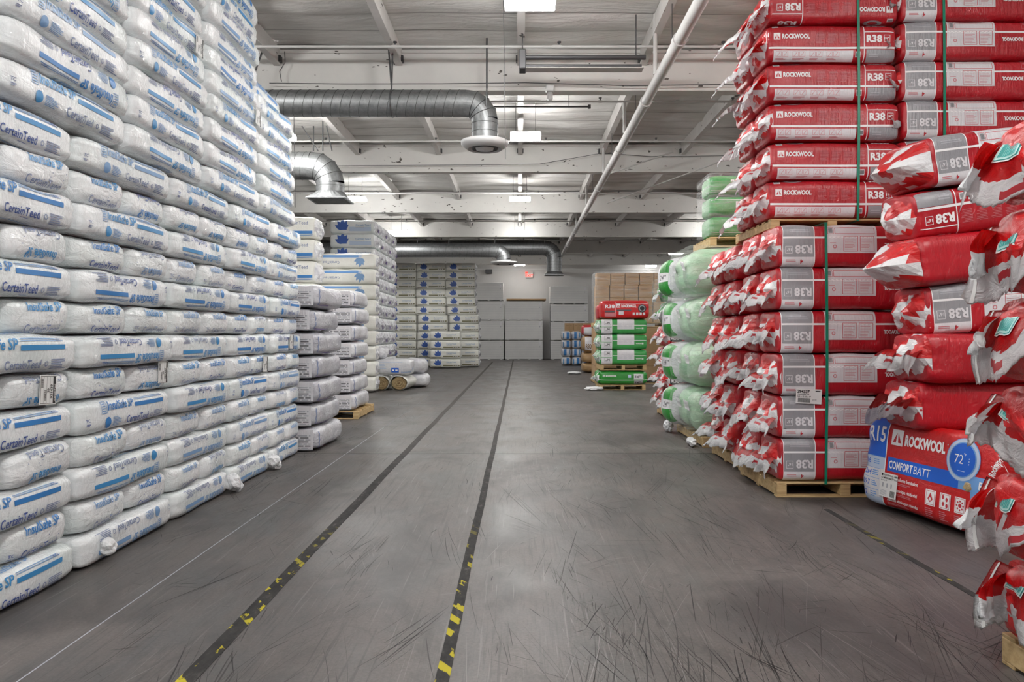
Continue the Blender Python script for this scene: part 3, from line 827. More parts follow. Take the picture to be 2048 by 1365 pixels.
# ================================================================= WHITE BALE WALL
def pr_long(i, L, H):
    """printed long side: name, blue bar, badge, maker"""
    p = Print(); blue, navy = [('print_blue', 'print_navy'), ('print_light_blue', 'print_faded_navy'), ('print_faded_blue', 'print_faded_navy'), ('print_light_blue', 'print_navy')][i % 4]
    q = H/.215; x0 = -L/2
    p.frame(x0+.22, .01*q, x0+.28, .095*q, .005, 'print_faded_blue'); p.lines(x0+.23, .02*q, x0+.27, .085*q, 4, 'print_faded_blue')
    p.text('InsulSafe SP', x0+.29, .030*q, .060*q, blue, .022, .15, width=.35)
    p.lines(x0+.66, .07*q, x0+1.06, .092*q, 2, 'print_faded_blue'); p.rect(x0+.66, .022*q, x0+1.07, .052*q, blue)
    p.text('82-422', x0+.98, .074*q, .014, navy, .01)
    p.disc(x0+.29, -.052*q, .036, blue); p.lines(x0+.35, -.085*q, x0+.47, -.02*q, 7, 'print_faded_blue')
    p.text('CertainTeed', x0+.54, -.082*q, .052*q, navy, .012, .0, width=.30); p.lines(x0+.70, -.102*q, x0+.80, -.094*q, 1, navy)
    p.disc(x0+.89, -.06*q, .016, 'print_faded_navy', r0=.010); p.lines(x0+.93, -.095*q, x0+1.09, -.03*q, 6, 'print_faded_navy')
    p.lines(x0+.06, -.06*q, x0+.10, -.04*q, 2, navy); p.text('TC', x0+.06, -.03*q, .02, navy, .02)
    if i % 3 == 1: p.lines(x0+.3, -.16*q, x0+.9, -.15*q, 1, blue); p.text('InsulSafe SP', x0+.55, .13*q, .05, 'print_faded_blue', .012, .15, width=.3)
    return p
def pr_end(i, L, H):
    p = Print(); blue, navy = [('print_light_blue', 'print_faded_navy'), ('print_blue', 'print_navy'), ('print_faded_blue', 'print_faded_navy')][i % 3]
    q = H/.215
    p.text('InsulSafe SP', -L/2+.17, .036*q, .052*q, blue, .02, .15, width=.30)
    p.text('CertainTeed', -L/2+.14, -.090*q, .048*q, navy, .01, .0, width=.32)
    p.lines(-L/2+.30, -.116*q, -L/2+.42, -.108*q, 1, navy)
    if i % 2: p.text('TC', -L/2+.05, -.06, .018, navy, .02); p.lines(-L/2+.05, -.08, -L/2+.08, -.07, 1, navy)
    rg = random.Random(i)
    for k in range(5):
        u, v = rg.uniform(-.1, L/2-.06), rg.uniform(-.05, .04); p.disc(u, v, .004, navy, n=6)
    return p
RH = .2125
bale_long = [bag_mesh('insulation_bale', 1.235, .50, RH*1.045, 'bale_white', pr_long(i, 1.235, RH), seed=i, n=5.2, m=11, lump=.010, folds=.014) for i in range(8)]
bale_end = [bag_mesh('insulation_bale', .61, 1.1, RH*1.045, 'bale_end_white', pr_end(i, .61, RH), seed=20+i, n=5.4, m=8, lump=.013, folds=.014, nu=28, ns=72) for i in range(6)]
bale_up = [bag_mesh('insulation_bale', 1.30, .55, RH*1.05, 'bale_white', pr_long(i, 1.30, RH), seed=40+i, n=4.8, m=10, lump=.012, folds=.016) for i in range(8)]

def sticker_mesh(w=.15, h=.17, kind=0):
    b = MB(); b.box((-w/2, -.003, -h/2), (w/2, 0, h/2), 'sticker_white')
    def quad(u0, v0, u1, v1, m, y=-.0042): b.add([(u0, y, v0), (u1, y, v0), (u1, y, v1), (u0, y, v1)], [(0, 1, 2, 3)], m)
    def txt(t, u, v, hh, m='print_black', rot=0, bold=.02):
        vs, fs = text_mesh(t, bold); k = hh/.72; a = math.radians(rot); c, s_ = math.cos(a), math.sin(a)
        b.add([(u+(x*c-y*s_)*k, -.0048, v+(x*s_+y*c)*k) for x, y in vs], fs, m)
    if kind == 0:     # rotated pallet ticket with a black band
        quad(w*.30, -h/2+.006, w/2-.006, h/2-.006, 'print_black')
        txt('CertainTeed', w*.44, -h*.38, .014, 'sticker_white', 90)
        for x in (-.28, -.10, .10): quad(w*x, -h/2+.008, w*x+.0015, h/2-.008, 'print_black')
        txt('921439', w*.26, -h*.30, .020, rot=90); txt('20', w*.05, -h*.1, .018, rot=90); txt('120935', -w*.13, -h*.36, .016, rot=90)
        for k in range(9): quad(-w*.44, h*.08+k*.006, -w*.30, h*.08+k*.006+.003, 'print_black')
        for (a, c, d, e) in ((-.47, -.47, .48, -.455), (-.47, .455, .48, .47), (-.47, -.47, -.455, .47)): quad(w*a, h*c, w*d, h*e, 'print_black')
    else:             # stock label
        txt('294337', -w*.46, h*.22, h*.2, bold=.04); txt('Comfortbatt R38', -w*.44, h*.08, h*.08); txt('5.5 x 15.25 x 47', -w*.44, -h*.08, h*.10)
        x = -w*.42; rr = random.Random(2)
        while x < w*.05: d = rr.uniform(.002, .005); quad(x, -h*.42, x+d*.6, -h*.14, 'print_black'); x += d
        txt('$19.99', w*.15, -h*.26, h*.07); quad(w*.25, h*.32, w*.44, h*.40, 'print_black')
    return b.mesh('shipping_label')
st0 = sticker_mesh()
def knot_mesh(seed, r=.06, mat='flap_white'):
    rg = np.random.RandomState(seed); bm = bmesh.new(); bmesh.ops.create_icosphere(bm, subdivisions=3, radius=r)
    k = rg.uniform(-1, 1, (6, 3))*60; ph = rg.uniform(0, 6, 6)
    for v in bm.verts:
        d = sum(abs(math.sin(k[i] @ np.array(v.co)+ph[i])) for i in range(6))/6
        v.co *= .65+.75*d
    me = bpy.data.meshes.new('torn_film_tuft'); bm.to_mesh(me); bm.free(); me.materials.append(M[mat]); return me

XF = -2.735
cols = [(3.44, 4.67), (4.71, 5.95), (5.98, 7.14), (7.17, 8.30), (8.33, 9.44)]
CN = ['first', 'second', 'third', 'fourth', 'fifth']
stickers = {(0, 5, 1): (.02, 0), (1, 5, 1): (.16, .03), (2, 4, 1): (.13, .04), (3, 5, 1): (.1, 0), (4, 6, 0): (.05, .02)}
for c, (y0, y1) in enumerate(cols):
    Lc = y1-y0; yc = (y0+y1)/2
    for r_ in range(13):
        z = RH*(r_+.5)+.004; par = r_ % 2
        dx = rnd.uniform(-.02, .02)-(.02 if par else 0)
        if not par:
            flip = rnd.random() < (.5 if c else .25) or (c == 1 and r_ in (0, 2, 6))
            if c == 1 and r_ == 4: flip = False
            me = bale_long[rnd.randrange(8)]
            o = put('insulation_bale', me, (XF-.25+dx, yc+rnd.uniform(-.012, .012), z), (0, 0, PI/2+rnd.uniform(-.012, .012)), flip)
            o.scale = (Lc/1.235*.995, 1, 1)
            tag(o, 'white bale lying lengthwise, %s row up, %s base column from the camera' % (ORD1[r_], CN[c]), 'insulation bale', 'white bales of the bale wall')
            bales = [o]
        else:
            bales = []
            for k, s_ in enumerate((-1, 1)):
                me = bale_end[rnd.randrange(6)]
                o = put('insulation_bale', me, (XF-.55+dx+rnd.uniform(-.015, .015), yc+s_*Lc/4, z), (0, 0, PI/2), rnd.random() < .25)
                o.scale = (Lc/2/.61*.99, 1, 1)
                tag(o, 'white end-on bale, %s of its pair, %s row up, %s base column' % (['nearer', 'farther'][k], ORD1[r_], CN[c]), 'insulation bale', 'white bales of the bale wall')
                bales.append(o)
        for k, o in enumerate(bales):
            if (c, r_, k) in stickers:
                du, dv = stickers[(c, r_, k)]
                y_ = o.location.y+du; x_ = o.location.x+(.25 if not par else .55)+.012
                attach(st0, 'shipping_label', o, Matrix.Translation((x_, y_, z+dv)) @ Matrix.Rotation(PI/2, 4, 'Z') @ Matrix.Rotation(.06, 4, 'Y'), 'black and white pallet ticket')
        if r_ == 0 and c in (1, 2, 3):
            yy = y0+.22 if c == 1 else y1-.06
            km = knot_mesh(c, .05 if c == 1 else .07)
            attach(km, 'torn_film_tuft', bales[0], Matrix.Translation((XF+.03, yy, .10)), 'bunched white film end')
            if c > 1: attach(knot_mesh(c+9, .05), 'torn_film_tuft', bales[0], Matrix.Translation((XF+.05, yy+.05, .055)), 'bunched white film end')
# upper loads, each overhanging the joint below
ucols = [(2.66, 3.92, 3), (3.96, 5.24, 6), (5.28, 6.52, 9), (6.58, 7.88, 10), (7.92, 9.14, 7)]
UN = ['nearest upper load', 'second upper load', 'third upper load', 'fourth upper load', 'farthest upper load']
for c, (y0, y1, n_) in enumerate(ucols):
    Lc = y1-y0; yc = (y0+y1)/2; lean = .06 if c == 4 else 0
    for r_ in range(n_):
        z = 2.79+RH*(r_+.5)
        top = c == 4 and r_ == n_-1
        me = bale_up[rnd.randrange(8)]
        dx = rnd.uniform(-.025, .02)+.035
        o = put('insulation_bale', me, (XF-.275+dx-(.10 if top else 0)-lean*r_*.12, yc+rnd.uniform(-.015, .015)-(.05 if top else 0), z), (0, .03 if top else 0, PI/2+rnd.uniform(-.02, .02)), rnd.random() < .45)
        o.scale = (Lc/1.30*.995*(.9 if top else 1), 1, 1)
        tag(o, 'white film-wrapped bale, %s row of the %s on the bale wall' % (ORD1[r_], UN[c]), 'insulation bale', 'white bales of the upper loads')
        if (c, r_) in ((2, 5), (3, 4)):
            attach(st0, 'shipping_label', o, Matrix.Translation((o.location.x+.29, y1-.16, z-.02)) @ Matrix.Rotation(PI/2, 4, 'Z') @ Matrix.Rotation(.06, 4, 'Y'), 'black and white pallet ticket')
        # a second bale behind, so the load is as deep as its pallet (shown only where its end or top shows)
        if c == 4 or (c == 1 and r_ == 5):
            o2 = put('insulation_bale', bale_up[(r_+3) % 8], (XF-.275-.57, yc, z), (0, 0, PI/2), False); o2.scale = (Lc/1.30*.99, 1, 1)
            tag(o2, 'white bale behind the front one, %s row of the %s' % (ORD1[r_], UN[c]), 'insulation bale', 'white bales of the upper loads')

# ================================================================= PALLETS
def pallet(x0, x1, y0, y1, z, label, group=None, H_=.14):
    r = empty('pallet', ((x0+x1)/2, (y0+y1)/2, z)); W, D = x1-x0, y1-y0
    def part(nm, a, c): b = MB(); b.box(a, c, 'pallet_wood', .004); return b.build(nm, r)
    for k in range(3):
        x = [-W/2, -.045, W/2-.09][k]
        part('stringer', (x, -D/2, .018), (x+.09, D/2, H_-.018))
    for k in range(7):
        y = -D/2+(D-.09)*k/6; part('deck_board', (-W/2, y, H_-.018), (W/2, y+.09, H_))
    for k in range(3):
        y = -D/2+(D-.09)*k/2; part('bottom_board', (-W/2, y, 0), (W/2, y+.09, .018))
    tag(r, label, 'pallet', group); return r

# ================================================================= ROCKWOOL STACKS
def pr_form(L, H, body='red', sz='R38'):
    """form side, drawn as it reads in the photo (upside-down bag)"""
    p = Print(cell=.04); x = -L/2; T = H/2*1.18  # top edge of the artwork wraps a little over the bag
    wl = 'print_lilac' if body == 'red' else 'print_white'
    if body == 'red':
        p.rect(x+.045, -.02, x+.325, T, 'print_grey'); p.rect(x+.045, -.105, x+.325, -.03, 'print_grey')
        p.rect(x+.045, -T, x+.325, -.105, 'print_white')
        for (a, c) in ((x+.04, x+.045), (x+.325, x+.333)): p.rect(a, -T, c, T, 'print_logo_white', 2)
        p.rect(x+.045, .065, L/2-.02, .082, 'print_logo_white', 2)
        p.rect(x+.045, -.105, x+.325, .0, 'print_grey')
        p.text(sz, x+.31, -.03+.03, .075, 'print_white', .035, rot=180, width=.155, lay=4)
        p.frame(x+.065, -.075, x+.13, -.005, .004, 'print_white', 3); p.text('16"', x+.12, -.025, .026, 'print_white', .02, rot=180, lay=4)
        p.text('4', x+.225, -.128, .036, 'print_red', .03, rot=180); p.lines(x+.07, -.15, x+.17, -.125, 2, 'print_pink', 3)
        p.lines(x+.10, .12, x+.29, .15, 2, wl, 3)
        f0 = x+.44
        p.rect(f0, -.07, f0+.46, T, 'print_white', 2); p.rect(f0-.005, -.076, f0, T, 'print_logo_white', 2)
        p.barcode(f0+.02, .115, f0+.055, .16, 'print_darkgrey', 4); p.frame(f0+.01, .105, f0+.065, .17, .003, 'print_red', 4)
        p.frame(f0+.075, .105, f0+.44, .165, .004, 'print_red', 3)
        for a in (.155, .305): p.frame(f0+a, -.055, f0+a+.13, .085, .004, 'print_red', 3); p.lines(f0+a+.012, -.04, f0+a+.115, .06, 7, 'print_pink', 4, .5)
        p.disc(f0+.075, -.01, .018, 'print_pink', 3, 12, r0=.010); p.lines(f0+.03, .02, f0+.12, .03, 1, 'print_pink', 3)
        p.frame(L/2-.2, .105, L/2-.12, .18, .003, 'print_pink', 3); p.disc(L/2-.16, .12, .016, 'print_pink', 3, 12, r0=.008); p.lines(L/2-.19, .145, L/2-.13, .165, 3, 'print_pink', 3)
        p.text('ROCKWOOL', L/2-.19, .02, .036, 'print_logo_white', .05, rot=180, width=.20)
        p.logo(L/2-.13, .03, .05, rot=180)
    else:
        p.rect(x+.05, -T, x+.325, T, wl); p.rect(x+.05, -.01, x+.325, .0, 'bag_green', 2); p.rect(x+.325, -T, x+.333, T, 'print_logo_white', 2)
        for v in (.125, -.045): p.frame(x+.12, v-.075, x+.30, v+.03, .004, 'print_darkgrey', 3); p.text('16"', x+.27, v, .055, 'print_black', .02, rot=180, width=.11, lay=4)
        p.rect(x+.34, .03, L/2-.02, .046, 'print_logo_white', 2)
        p.rect(x+.47, -.07, x+.92, T*.95, 'print_white', 2)
        for k in range(3): p.frame(x+.49+.14*k, -.05, x+.61+.14*k, .08, .003, 'print_text_grey', 3); p.lines(x+.50+.14*k, -.04, x+.60+.14*k, .06, 5, 'print_text_grey', 4, .5)
        p.text('ROCKWOOL', L/2-.15, -.03, .024, 'print_logo_white', .04, rot=180, width=.15); p.logo(L/2-.10, -.02, .04, rot=180, ink='bag_green')
    return p
def pr_front(L, H, inv=False, green=False):
    p = Print(cell=.04); x = -L/2; T = H/2
    ink = 'bag_green' if green else 'print_red'
    if not green:
        p.logo(x+.06, .03, .065, ink=ink); p.text('ROCKWOOL', x+.14, .043, .042, 'print_logo_white', .05, width=.27)
        for k in range(4): p.lines(x+.47+.115*k, -.005, x+.56+.115*k, .10, 9, 'print_pink', 2, .5)
        p.rect(x+.93, -T, x+.938, T*1.2, 'print_logo_white', 2); p.rect(x+.015, -.06, L/2-.02, -.04, 'print_logo_white', 2)
        p.text('R38', x+.955, .005, .070, 'print_logo_white', .04, width=.15); p.frame(x+1.125, .008, x+1.185, .075, .004, 'print_logo_white', 3); p.text('16"', x+1.13, .03, .024, 'print_logo_white', .02, width=.045)
        p.rect(x+.94, .10, L/2-.03, .108, 'print_logo_white', 2)
        p.rect(x+.06, -T*1.02, x+.83, -.075, 'print_white', 1)
        rg = random.Random(3)
        for k in range(4):
            for q in range(2):
                a = x+.08+.165*k+.065*q; p.frame(a, -.135, a+.055, -.085, .003, 'print_pink', 3)
                p.poly([(a+.01, -.13), (a+.015, -.13), (a+.045, -.09), (a+.04, -.09)], [(0, 1, 2, 3)], 'print_pink', 3)
            p.lines(x+.08+.165*k, -.165, x+.19+.165*k, -.145, 3, 'print_pink', 3)
        p.rect(x+.85, -.14, x+.90, -.085, 'print_white', 2); p.barcode(x+.855, -.13, x+.895, -.095, 'print_darkgrey', 4)
        p.rect(x+.955, -T*1.02, L/2-.02, -.065, 'print_grey', 1); p.lines(x+.98, -.14, x+1.10, -.10, 2, 'print_lilac', 3)
        p.rect(x+.05, .15, x+.11, .185, 'print_white', 2); p.barcode(x+.055, .155, x+.105, .18, 'print_darkgrey', 4)
        p.disc(x+.24, .20, .09, 'print_grey', 2, 24, r0=.05, rv=.035); p.text('R38', x+.98, .175, .05, 'print_logo_white', .04, width=.18)
    else:
        p.logo(x+.13, .02, .06, ink=ink); p.text('ROCKWOOL', x+.21, .03, .04, 'print_logo_white', .04, width=.28)
        p.rect(x+.02, -.07, L/2-.02, -.058, 'print_logo_white', 2); p.rect(x+.80, .0, x+.88, .08, 'print_pale_blue', 2)
        p.rect(x+.96, -.035, x+1.2, .10, 'print_white', 1); p.frame(x+.955, -.05, x+1.21, .105, .005, 'print_logo_white', 2); p.text('16"', x+1.0, .0, .06, 'print_black', .02, width=.14)
        p.rect(x+.96, -T, x+1.2, -.075, 'print_grey', 1); p.text('16"', x+1.0, -.15, .05, 'print_black', .02, width=.14)
    if inv: p.flip()
    return p
LF, HF, DF = 1.36, .391, .55
form_red = [bag_mesh('insulation_bag', LF, DF, HF, 'bag_red', pr_form(LF, HF), seed=60+i, n=6.5, m=20, lump=.006, folds=.006, nu=52, ns=72) for i in range(4)]
LU, HU = 1.255, .372
YU = 7.25
front_red = [bag_mesh('insulation_bag', LU, DF, HU, 'bag_red', pr_front(LU, HU), seed=70+i, n=6, m=18, lump=.007, folds=.006, nu=52, ns=72) for i in range(4)]
form_green = [bag_mesh('insulation_bag', 1.26, DF, .40, 'bag_green', pr_form(1.26, .40, 'green'), seed=80+i, n=6, m=14, lump=.006) for i in range(3)]
plain_red = [bag_mesh('insulation_bag', LF, DF, HF, 'bag_red', None, seed=90+i, n=6, m=16, lump=.008) for i in range(3)]

# first lower load (turned form side out), three... two bags deep
PX0 = 2.37
pallet(2.36, 3.62, 6.86, 8.0, 0, 'light wooden pallet on the floor under the big red bag stack')
ys1 = 6.86+DF/2
r1rows = []
for r_ in range(6):
    z = .14+.006+HF*(r_+.5)+(.0 if r_ < 4 else .012)
    r1rows.append(z)
    for k in range(2):
        x = PX0+LF/2+rnd.uniform(-.015, .015); y = ys1+k*.57
        me = form_red[rnd.randrange(4)] if k == 0 else plain_red[rnd.randrange(3)]
        # printed upside-down side: mesh already drawn so
        o = put('insulation_bag', me, (x, y, z), (0, 0, rnd.uniform(-.006, .006)))
        torn_end(o, LF, DF, HF, (x, y, z), big=1.2)
        tag(o, 'red bag printed upside-down, %s row up, %s, lower load beside the aisle' % (ORD1[r_], ['front', 'back'][k]), 'insulation bag', 'red bags of the lower strapped load')
        if r_ == 2 and k == 0:
            attach(sticker_mesh(.235, .135, 1), 'stock_label', o, Matrix.Translation((x-LF/2+.27, y-DF/2-.008, z-HF/2+.0)) @ Matrix.Rotation(.05, 4, 'Y'), 'white stock label reading 294337')
# second lower load behind, its torn ends showing
pallet(2.42, 3.62, 8.2, 9.42, 0, 'wooden pallet on the floor under the second red stack from the camera')
for r_ in range(6):
    z = .146+HF*(r_+.5)
    for k in range(2):
        x = 2.40+LF/2+rnd.uniform(-.02, .02); y = 8.2+DF/2+.06+k*.58
        o = put('insulation_bag', plain_red[rnd.randrange(3)], (x, y, z), (0, 0, rnd.uniform(-.01, .01)))
        torn_end(o, LF, DF, HF, (x, y, z), big=1.25, fins=1)
        tag(o, 'red bag with torn flaps, %s row up, %s one, second red stack' % (ORD1[r_], ['nearer', 'farther'][k]), 'insulation bag', 'red bags of the second red stack')
# upper load on its own pallet
ZU = .146+HF*6+.012
pallet(2.44, 3.64, YU+.02, YU+1.2, ZU, 'wooden pallet lying on top of the lower red load', None, .11)
zz = ZU+.11+.004; up_rows = 6
for r_ in range(up_rows):
    z = zz+HU*.5
    zz += HU+(.012 if r_ in (1, 2, 4) else 0)
    for k in range(2):
        x = 2.42+LU/2+.02*math.sin(r_*1.3)+rnd.uniform(-.01, .01); y = YU+DF/2+k*.57
        me = front_red[rnd.randrange(4)] if k == 0 else plain_red[rnd.randrange(3)]
        o = put('insulation_bag', me, (x, y, z), (0, 0, rnd.uniform(-.008, .008)), flip=(r_ == 5 and k == 0))
        if k: o.scale = (LU/LF, 1, HU/HF)
        torn_end(o, LU, DF, HU, (x, y, z), big=1.3, fins=1)
        if k == 0:   # small torn corner on the far end
            attach(variants(('f', 'corner'), lambda i: fin_mesh('end_flap', .30, .12, 400+i, ('flap_red', 'flap_white', 'flap_red'), droop=80, start=40, white=.2), 4)[r_ % 4], 'end_flap', o, Matrix.Translation((x+LU/2-.03, y-.16, z+.05)) @ Matrix.Rotation(PI*.8, 4, 'Z'))
        tag(o, 'red bag with upright R38 print, %s row up, %s, upper strapped load' % (ORD1[r_], ['front', 'back'][k]), 'insulation bag', 'red bags of the upper strapped load')
# stack to the right, its grey panels beside the upper load
pallet(3.72, 4.96, YU+.02, YU+1.2, ZU, 'wooden pallet under the red stack with grey panels, behind the tumbled bags', None, .11)
for r_ in range(6):
    z = ZU+.115+.384*(r_+.5)
    x = 3.705+LF/2+rnd.uniform(-.01, .01); y = YU+DF/2
    o = put('insulation_bag', form_red[rnd.randrange(4)], (x, y, z), (0, 0, 0)); o.scale = (1, 1, .98)
    if r_ > 2: torn_end(o, LF, DF*.6, HU*.7, (x, y-.1, z), big=.4, key='small')
    tag(o, 'red bag with grey panel, %s row up, strapped stack behind the tumbled bags' % ORD1[r_], 'insulation bag', 'red bags of the stack behind the tumbled ones')
for r_ in range(6):
    z = .146+HF*(r_+.5); x = 3.80+LF/2; y = 7.0+DF/2
    if r_ == 0: pallet(3.78, 5.05, 6.95, 8.1, 0, 'wooden pallet hidden behind the fallen blue and red bag')
    o = put('insulation_bag', plain_red[r_ % 3], (x, y, z))
    tag(o, 'dark red bag glimpsed behind the tumbled bags, %s row up' % ORD1[r_], 'insulation bag', 'red bags glimpsed behind the tumbled ones')

# green straps
def strap(x, y0, y1, z0, z1, label, dx=.0):
    b = MB(); t = .004; w_ = .012
    n = 14
    for k in range(n):
        a, c = z0+(z1-z0)*k/n, z0+(z1-z0)*(k+1)/n
        s0, s1 = dx*math.sin(PI*k/n), dx*math.sin(PI*(k+1)/n)
        b.add([(x+s0-w_, y0-t, a), (x+s0+w_, y0-t, a), (x+s1+w_, y0-t, c), (x+s1-w_, y0-t, c), (x+s0-w_, y0, a), (x+s0+w_, y0, a), (x+s1+w_, y0, c), (x+s1-w_, y0, c)],
              [(0, 1, 2, 3), (5, 4, 7, 6), (4, 0, 3, 7), (1, 5, 6, 2)], 'strap_green')
    b.box((x-w_, y0-t, z1), (x+w_, y1, z1+t), 'strap_green'); b.box((x-w_, y1-t, z0), (x+w_, y1, z1), 'strap_green'); b.box((x-w_, y0-t, z0-.004), (x+w_, y1, z0), 'strap_green')
    tag(b.build('strapping_band'), label, 'strap', 'green strapping bands')
strap(2.37+.43, ys1-DF/2-.012, ys1+.57+DF/2+.012, .128, r1rows[-1]+HF/2+.01, 'green strapping band tied around the lower red load', .012)
strap(2.42+.85, YU-.012, YU+1.14, ZU+.09, zz+.01, 'green strapping band tied around the upper red load', .01)
strap(3.705+.39, YU-.014, YU+DF+.02, ZU+.10, ZU+.115+6*.384+.01, 'green strapping band around the stack behind the tumbled bags', .01)

# ---- fallen blue and red bag leaning on the stack
def comfort():
    L, D, H = 1.40, .40, .73; p = Print(cell=.03); x = -L/2
    p.rect(x-.0, .04, x+.28, .46, 'print_royal'); p.rect(x+.0, -.46, x+.28, -.06, 'print_pale_blue'); p.rect(x, -.30, x+.28, -.06, 'print_white', 2)
    p.rect(x+.0, -.06, x+.28, .04, 'print_sky', 1); p.rect(x+.0, -.06, x+.28, .035, 'print_pale_blue', 2); p.rect(x+.28, -.46, x+.291, .46, 'print_logo_white', 3)
    p.text('R15', x+.05, .17, .13, 'print_logo_white', .02, width=.21)
    for v, t in ((-.03, '16'), (-.125, '2x4'), (-.215, '59.7'), (-.305, '12')):
        p.text(t, x+.04, v, .045, 'print_royal', .015, width=.085 if len(t) > 2 else .055); p.lines(x+.14, v, x+.22, v+.05, 3, 'print_sky', 4)
    for v in (-.065, -.15, -.245): p.rect(x+.02, v, x+.235, v+.004, 'print_sky', 4)
    p.logo(x+.335, .16, .13); p.text('ROCKWOOL', x+.49, .175, .082, 'print_logo_white', .05, width=.43); p.disc(x+.94, .245, .006, 'print_logo_white', 3, 8)
    p.rect(x+.315, -.06, L/2-.02, .055, 'print_sky'); p.rect(x+.315, -.06, x+1.08, .055, 'print_royal', 2)
    p.text('COMFORT', x+.335, -.035, .065, 'print_logo_white', .025, width=.28, lay=4); p.text('BATT', x+.63, -.035, .065, 'print_logo_white', -.005, width=.17, lay=4)
    for v, t, wd in ((-.125, 'Thermal Home Insulation', .36), (-.215, 'Isolant thermique résidentiel', .36), (-.305, 'Aislación térmica para viviendas', .36)):
        p.text(t, x+.335, v, .028, 'print_logo_white', .02, .2, width=wd); p.lines(x+.335, v-.035, x+.68, v-.012, 2, 'print_pink', 3)
    for k in range(3):
        a = x+.78+.14*k
        p.rect(a, -.24, a+.10, -.12, 'print_logo_white', 2); p.frame(a+.008, -.232, a+.092, -.128, .003, 'print_red', 3); p.lines(a, -.33, a+.08, -.255, 5, 'print_pink', 3)
        if k == 0: p.poly([(a+.05, -.14), (a+.025, -.19), (a+.05, -.215), (a+.075, -.19)], [(0, 1, 2, 3)], 'print_red', 3); p.disc(a+.05, -.19, .012, 'print_logo_white', 4, 10)
        if k == 1:
            for (q, w_) in ((.03, -.15), (.065, -.165), (.035, -.2), (.068, -.21)): p.disc(a+q, w_, .011, 'print_red', 3, 8, rv=.017)
        if k == 2:
            p.disc(a+.05, -.18, .016, 'print_red', 3, 10)
            for q in range(8): aa = q*PI/4; p.disc(a+.05+.03*math.cos(aa), -.18+.032*math.sin(aa), .008, 'print_red', 3, 6)
    # round thermostat dial
    cu, cv = x+1.10, .155
    p.disc(cu, cv, .160, 'print_sky', 3, 40); p.disc(cu, cv, .153, 'print_pale_blue', 4, 40, r0=.128); p.disc(cu-.008, cv, .124, 'print_royal', 5, 40); p.disc(cu, cv, .130, 'print_sky', 6, 40, r0=.122)
    p.text('72', cu-.075, cv-.03, .07, 'print_logo_white', -.005, width=.085, lay=7); p.text('F', cu+.022, cv+.03, .018, 'print_logo_white', .01, lay=7); p.disc(cu+.016, cv+.048, .005, 'print_logo_white', 7, 8)
    for k in range(3): p.disc(cu+.065, cv+.015-.02*k, .005, 'print_logo_white', 7, 6, r0=.0025)
    p.lines(cu-.035, cv-.085, cu+.035, cv-.077, 1, 'print_pale_blue', 7)
    p.rect(L/2-.20, -.28, L/2-.05, -.06, 'print_sky', 2); p.text('R-', L/2-.13, -.03, .055, 'print_logo_white', .03, lay=4)
    p.text('Rockwool', L/2-.035, .08, .04, 'print_logo_white', .03, rot=75, width=.17)
    p.rect(x+.30, -.44, x+.90, -.375, 'print_white', 2); p.frame(x+.31, -.43, x+.89, -.385, .003, 'print_navy', 3)
    me = bag_mesh('insulation_bag', L, D, H, 'bag_red_bright', p, seed=5, n=6, m=13, lump=.010, folds=.02, nu=60, ns=110)
    return me, L, D, H
me, L_, D_, H_ = comfort()
# its printed side faces the aisle, turned a little to the camera, leaning back
th = math.atan2(5.37-6.72, 3.30-3.06)      # direction of the printed face, left to right
A = Vector((2.98, 6.56, 0)); Bp = Vector((3.26, 5.22, 0)); mid = (A+Bp)/2; tilt = math.radians(7)
dirv = (Bp-A).normalized(); back = Vector((dirv.y*-1, dirv.x, 0))   # away from the aisle
if back.x < 0: back = -back
up = (Vector((0, 0, 1))*math.cos(tilt)+back*math.sin(tilt)); yv = up.cross(dirv)
yv = -dirv.cross(up)*-1
Rm = Matrix((dirv, (up.cross(dirv)), up)).transposed()
cen = mid+up*(H_/2+.01)+(up.cross(dirv))*(D_/2)+Vector((0, 0, .045))
o = put('insulation_bag', me, cen, Rm.to_euler())
tag(o, 'fallen blue and red bag with a round thermostat print, leaning on the floor', 'insulation bag')
fl = fin_mesh('end_flap', .12, .07, 901, ('flap_white', 'flap_red', 'flap_red'), droop=40, start=10, white=.6)
attach(fl, 'end_flap', o, Matrix.Translation(cen) @ Rm.to_4x4() @ Matrix.Translation((-.47, -.03, H_/2-.01)) @ Matrix.Rotation(PI/2, 4, 'Y'))
b = MB()
b.box((-.10, -.003, -.10), (.10, 0, .10), 'sticker_white')
def q_(b, u0, v0, u1, v1, m='print_black'): b.add([(u0, -.0042, v0), (u1, -.0042, v0), (u1, -.0042, v1), (u0, -.0042, v1)], [(0, 1, 2, 3)], m)
for t, u, v, h in (('ROCKWOOL 188614', -.06, .075, .014), ('COMFORTBATT R15', -.09, .05, .015), ('3.5 x 15.25 x 47', -.09, .032, .008)):
    vs, fs = text_mesh(t, .02); k = h/.72; b.add([(u+x*k, -.0048, v+y*k) for x, y in vs], fs, 'print_black')
q_(b, -.09, .072, -.07, .092)
for k in range(3): q_(b, -.07+.05*k, -.02, -.055+.05*k, .015, 'print_text_grey')
for k in range(8): q_(b, .03+.007*k, -.09, .034+.007*k, -.04)
for k in range(5): q_(b, -.09, -.05-.009*k, -.01, -.047-.009*k, 'print_text_grey')
o_l = b.build('stock_label'); lm = o_l.data; bpy.data.objects.remove(o_l)
attach(lm, 'stock_label', o, Matrix.Translation(cen) @ Rm.to_4x4() @ Matrix.Translation((-L_/2+.36, -D_/2-.007, -.18)), 'white stock label')
bm = bmesh.new(); bmesh.ops.create_uvsphere(bm, u_segments=16, v_segments=8, radius=.035)
for v in bm.verts: v.co = (v.co.x*1.1*(1+.2*math.sin(5*v.co.z*60)), v.co.y*.35, v.co.z)
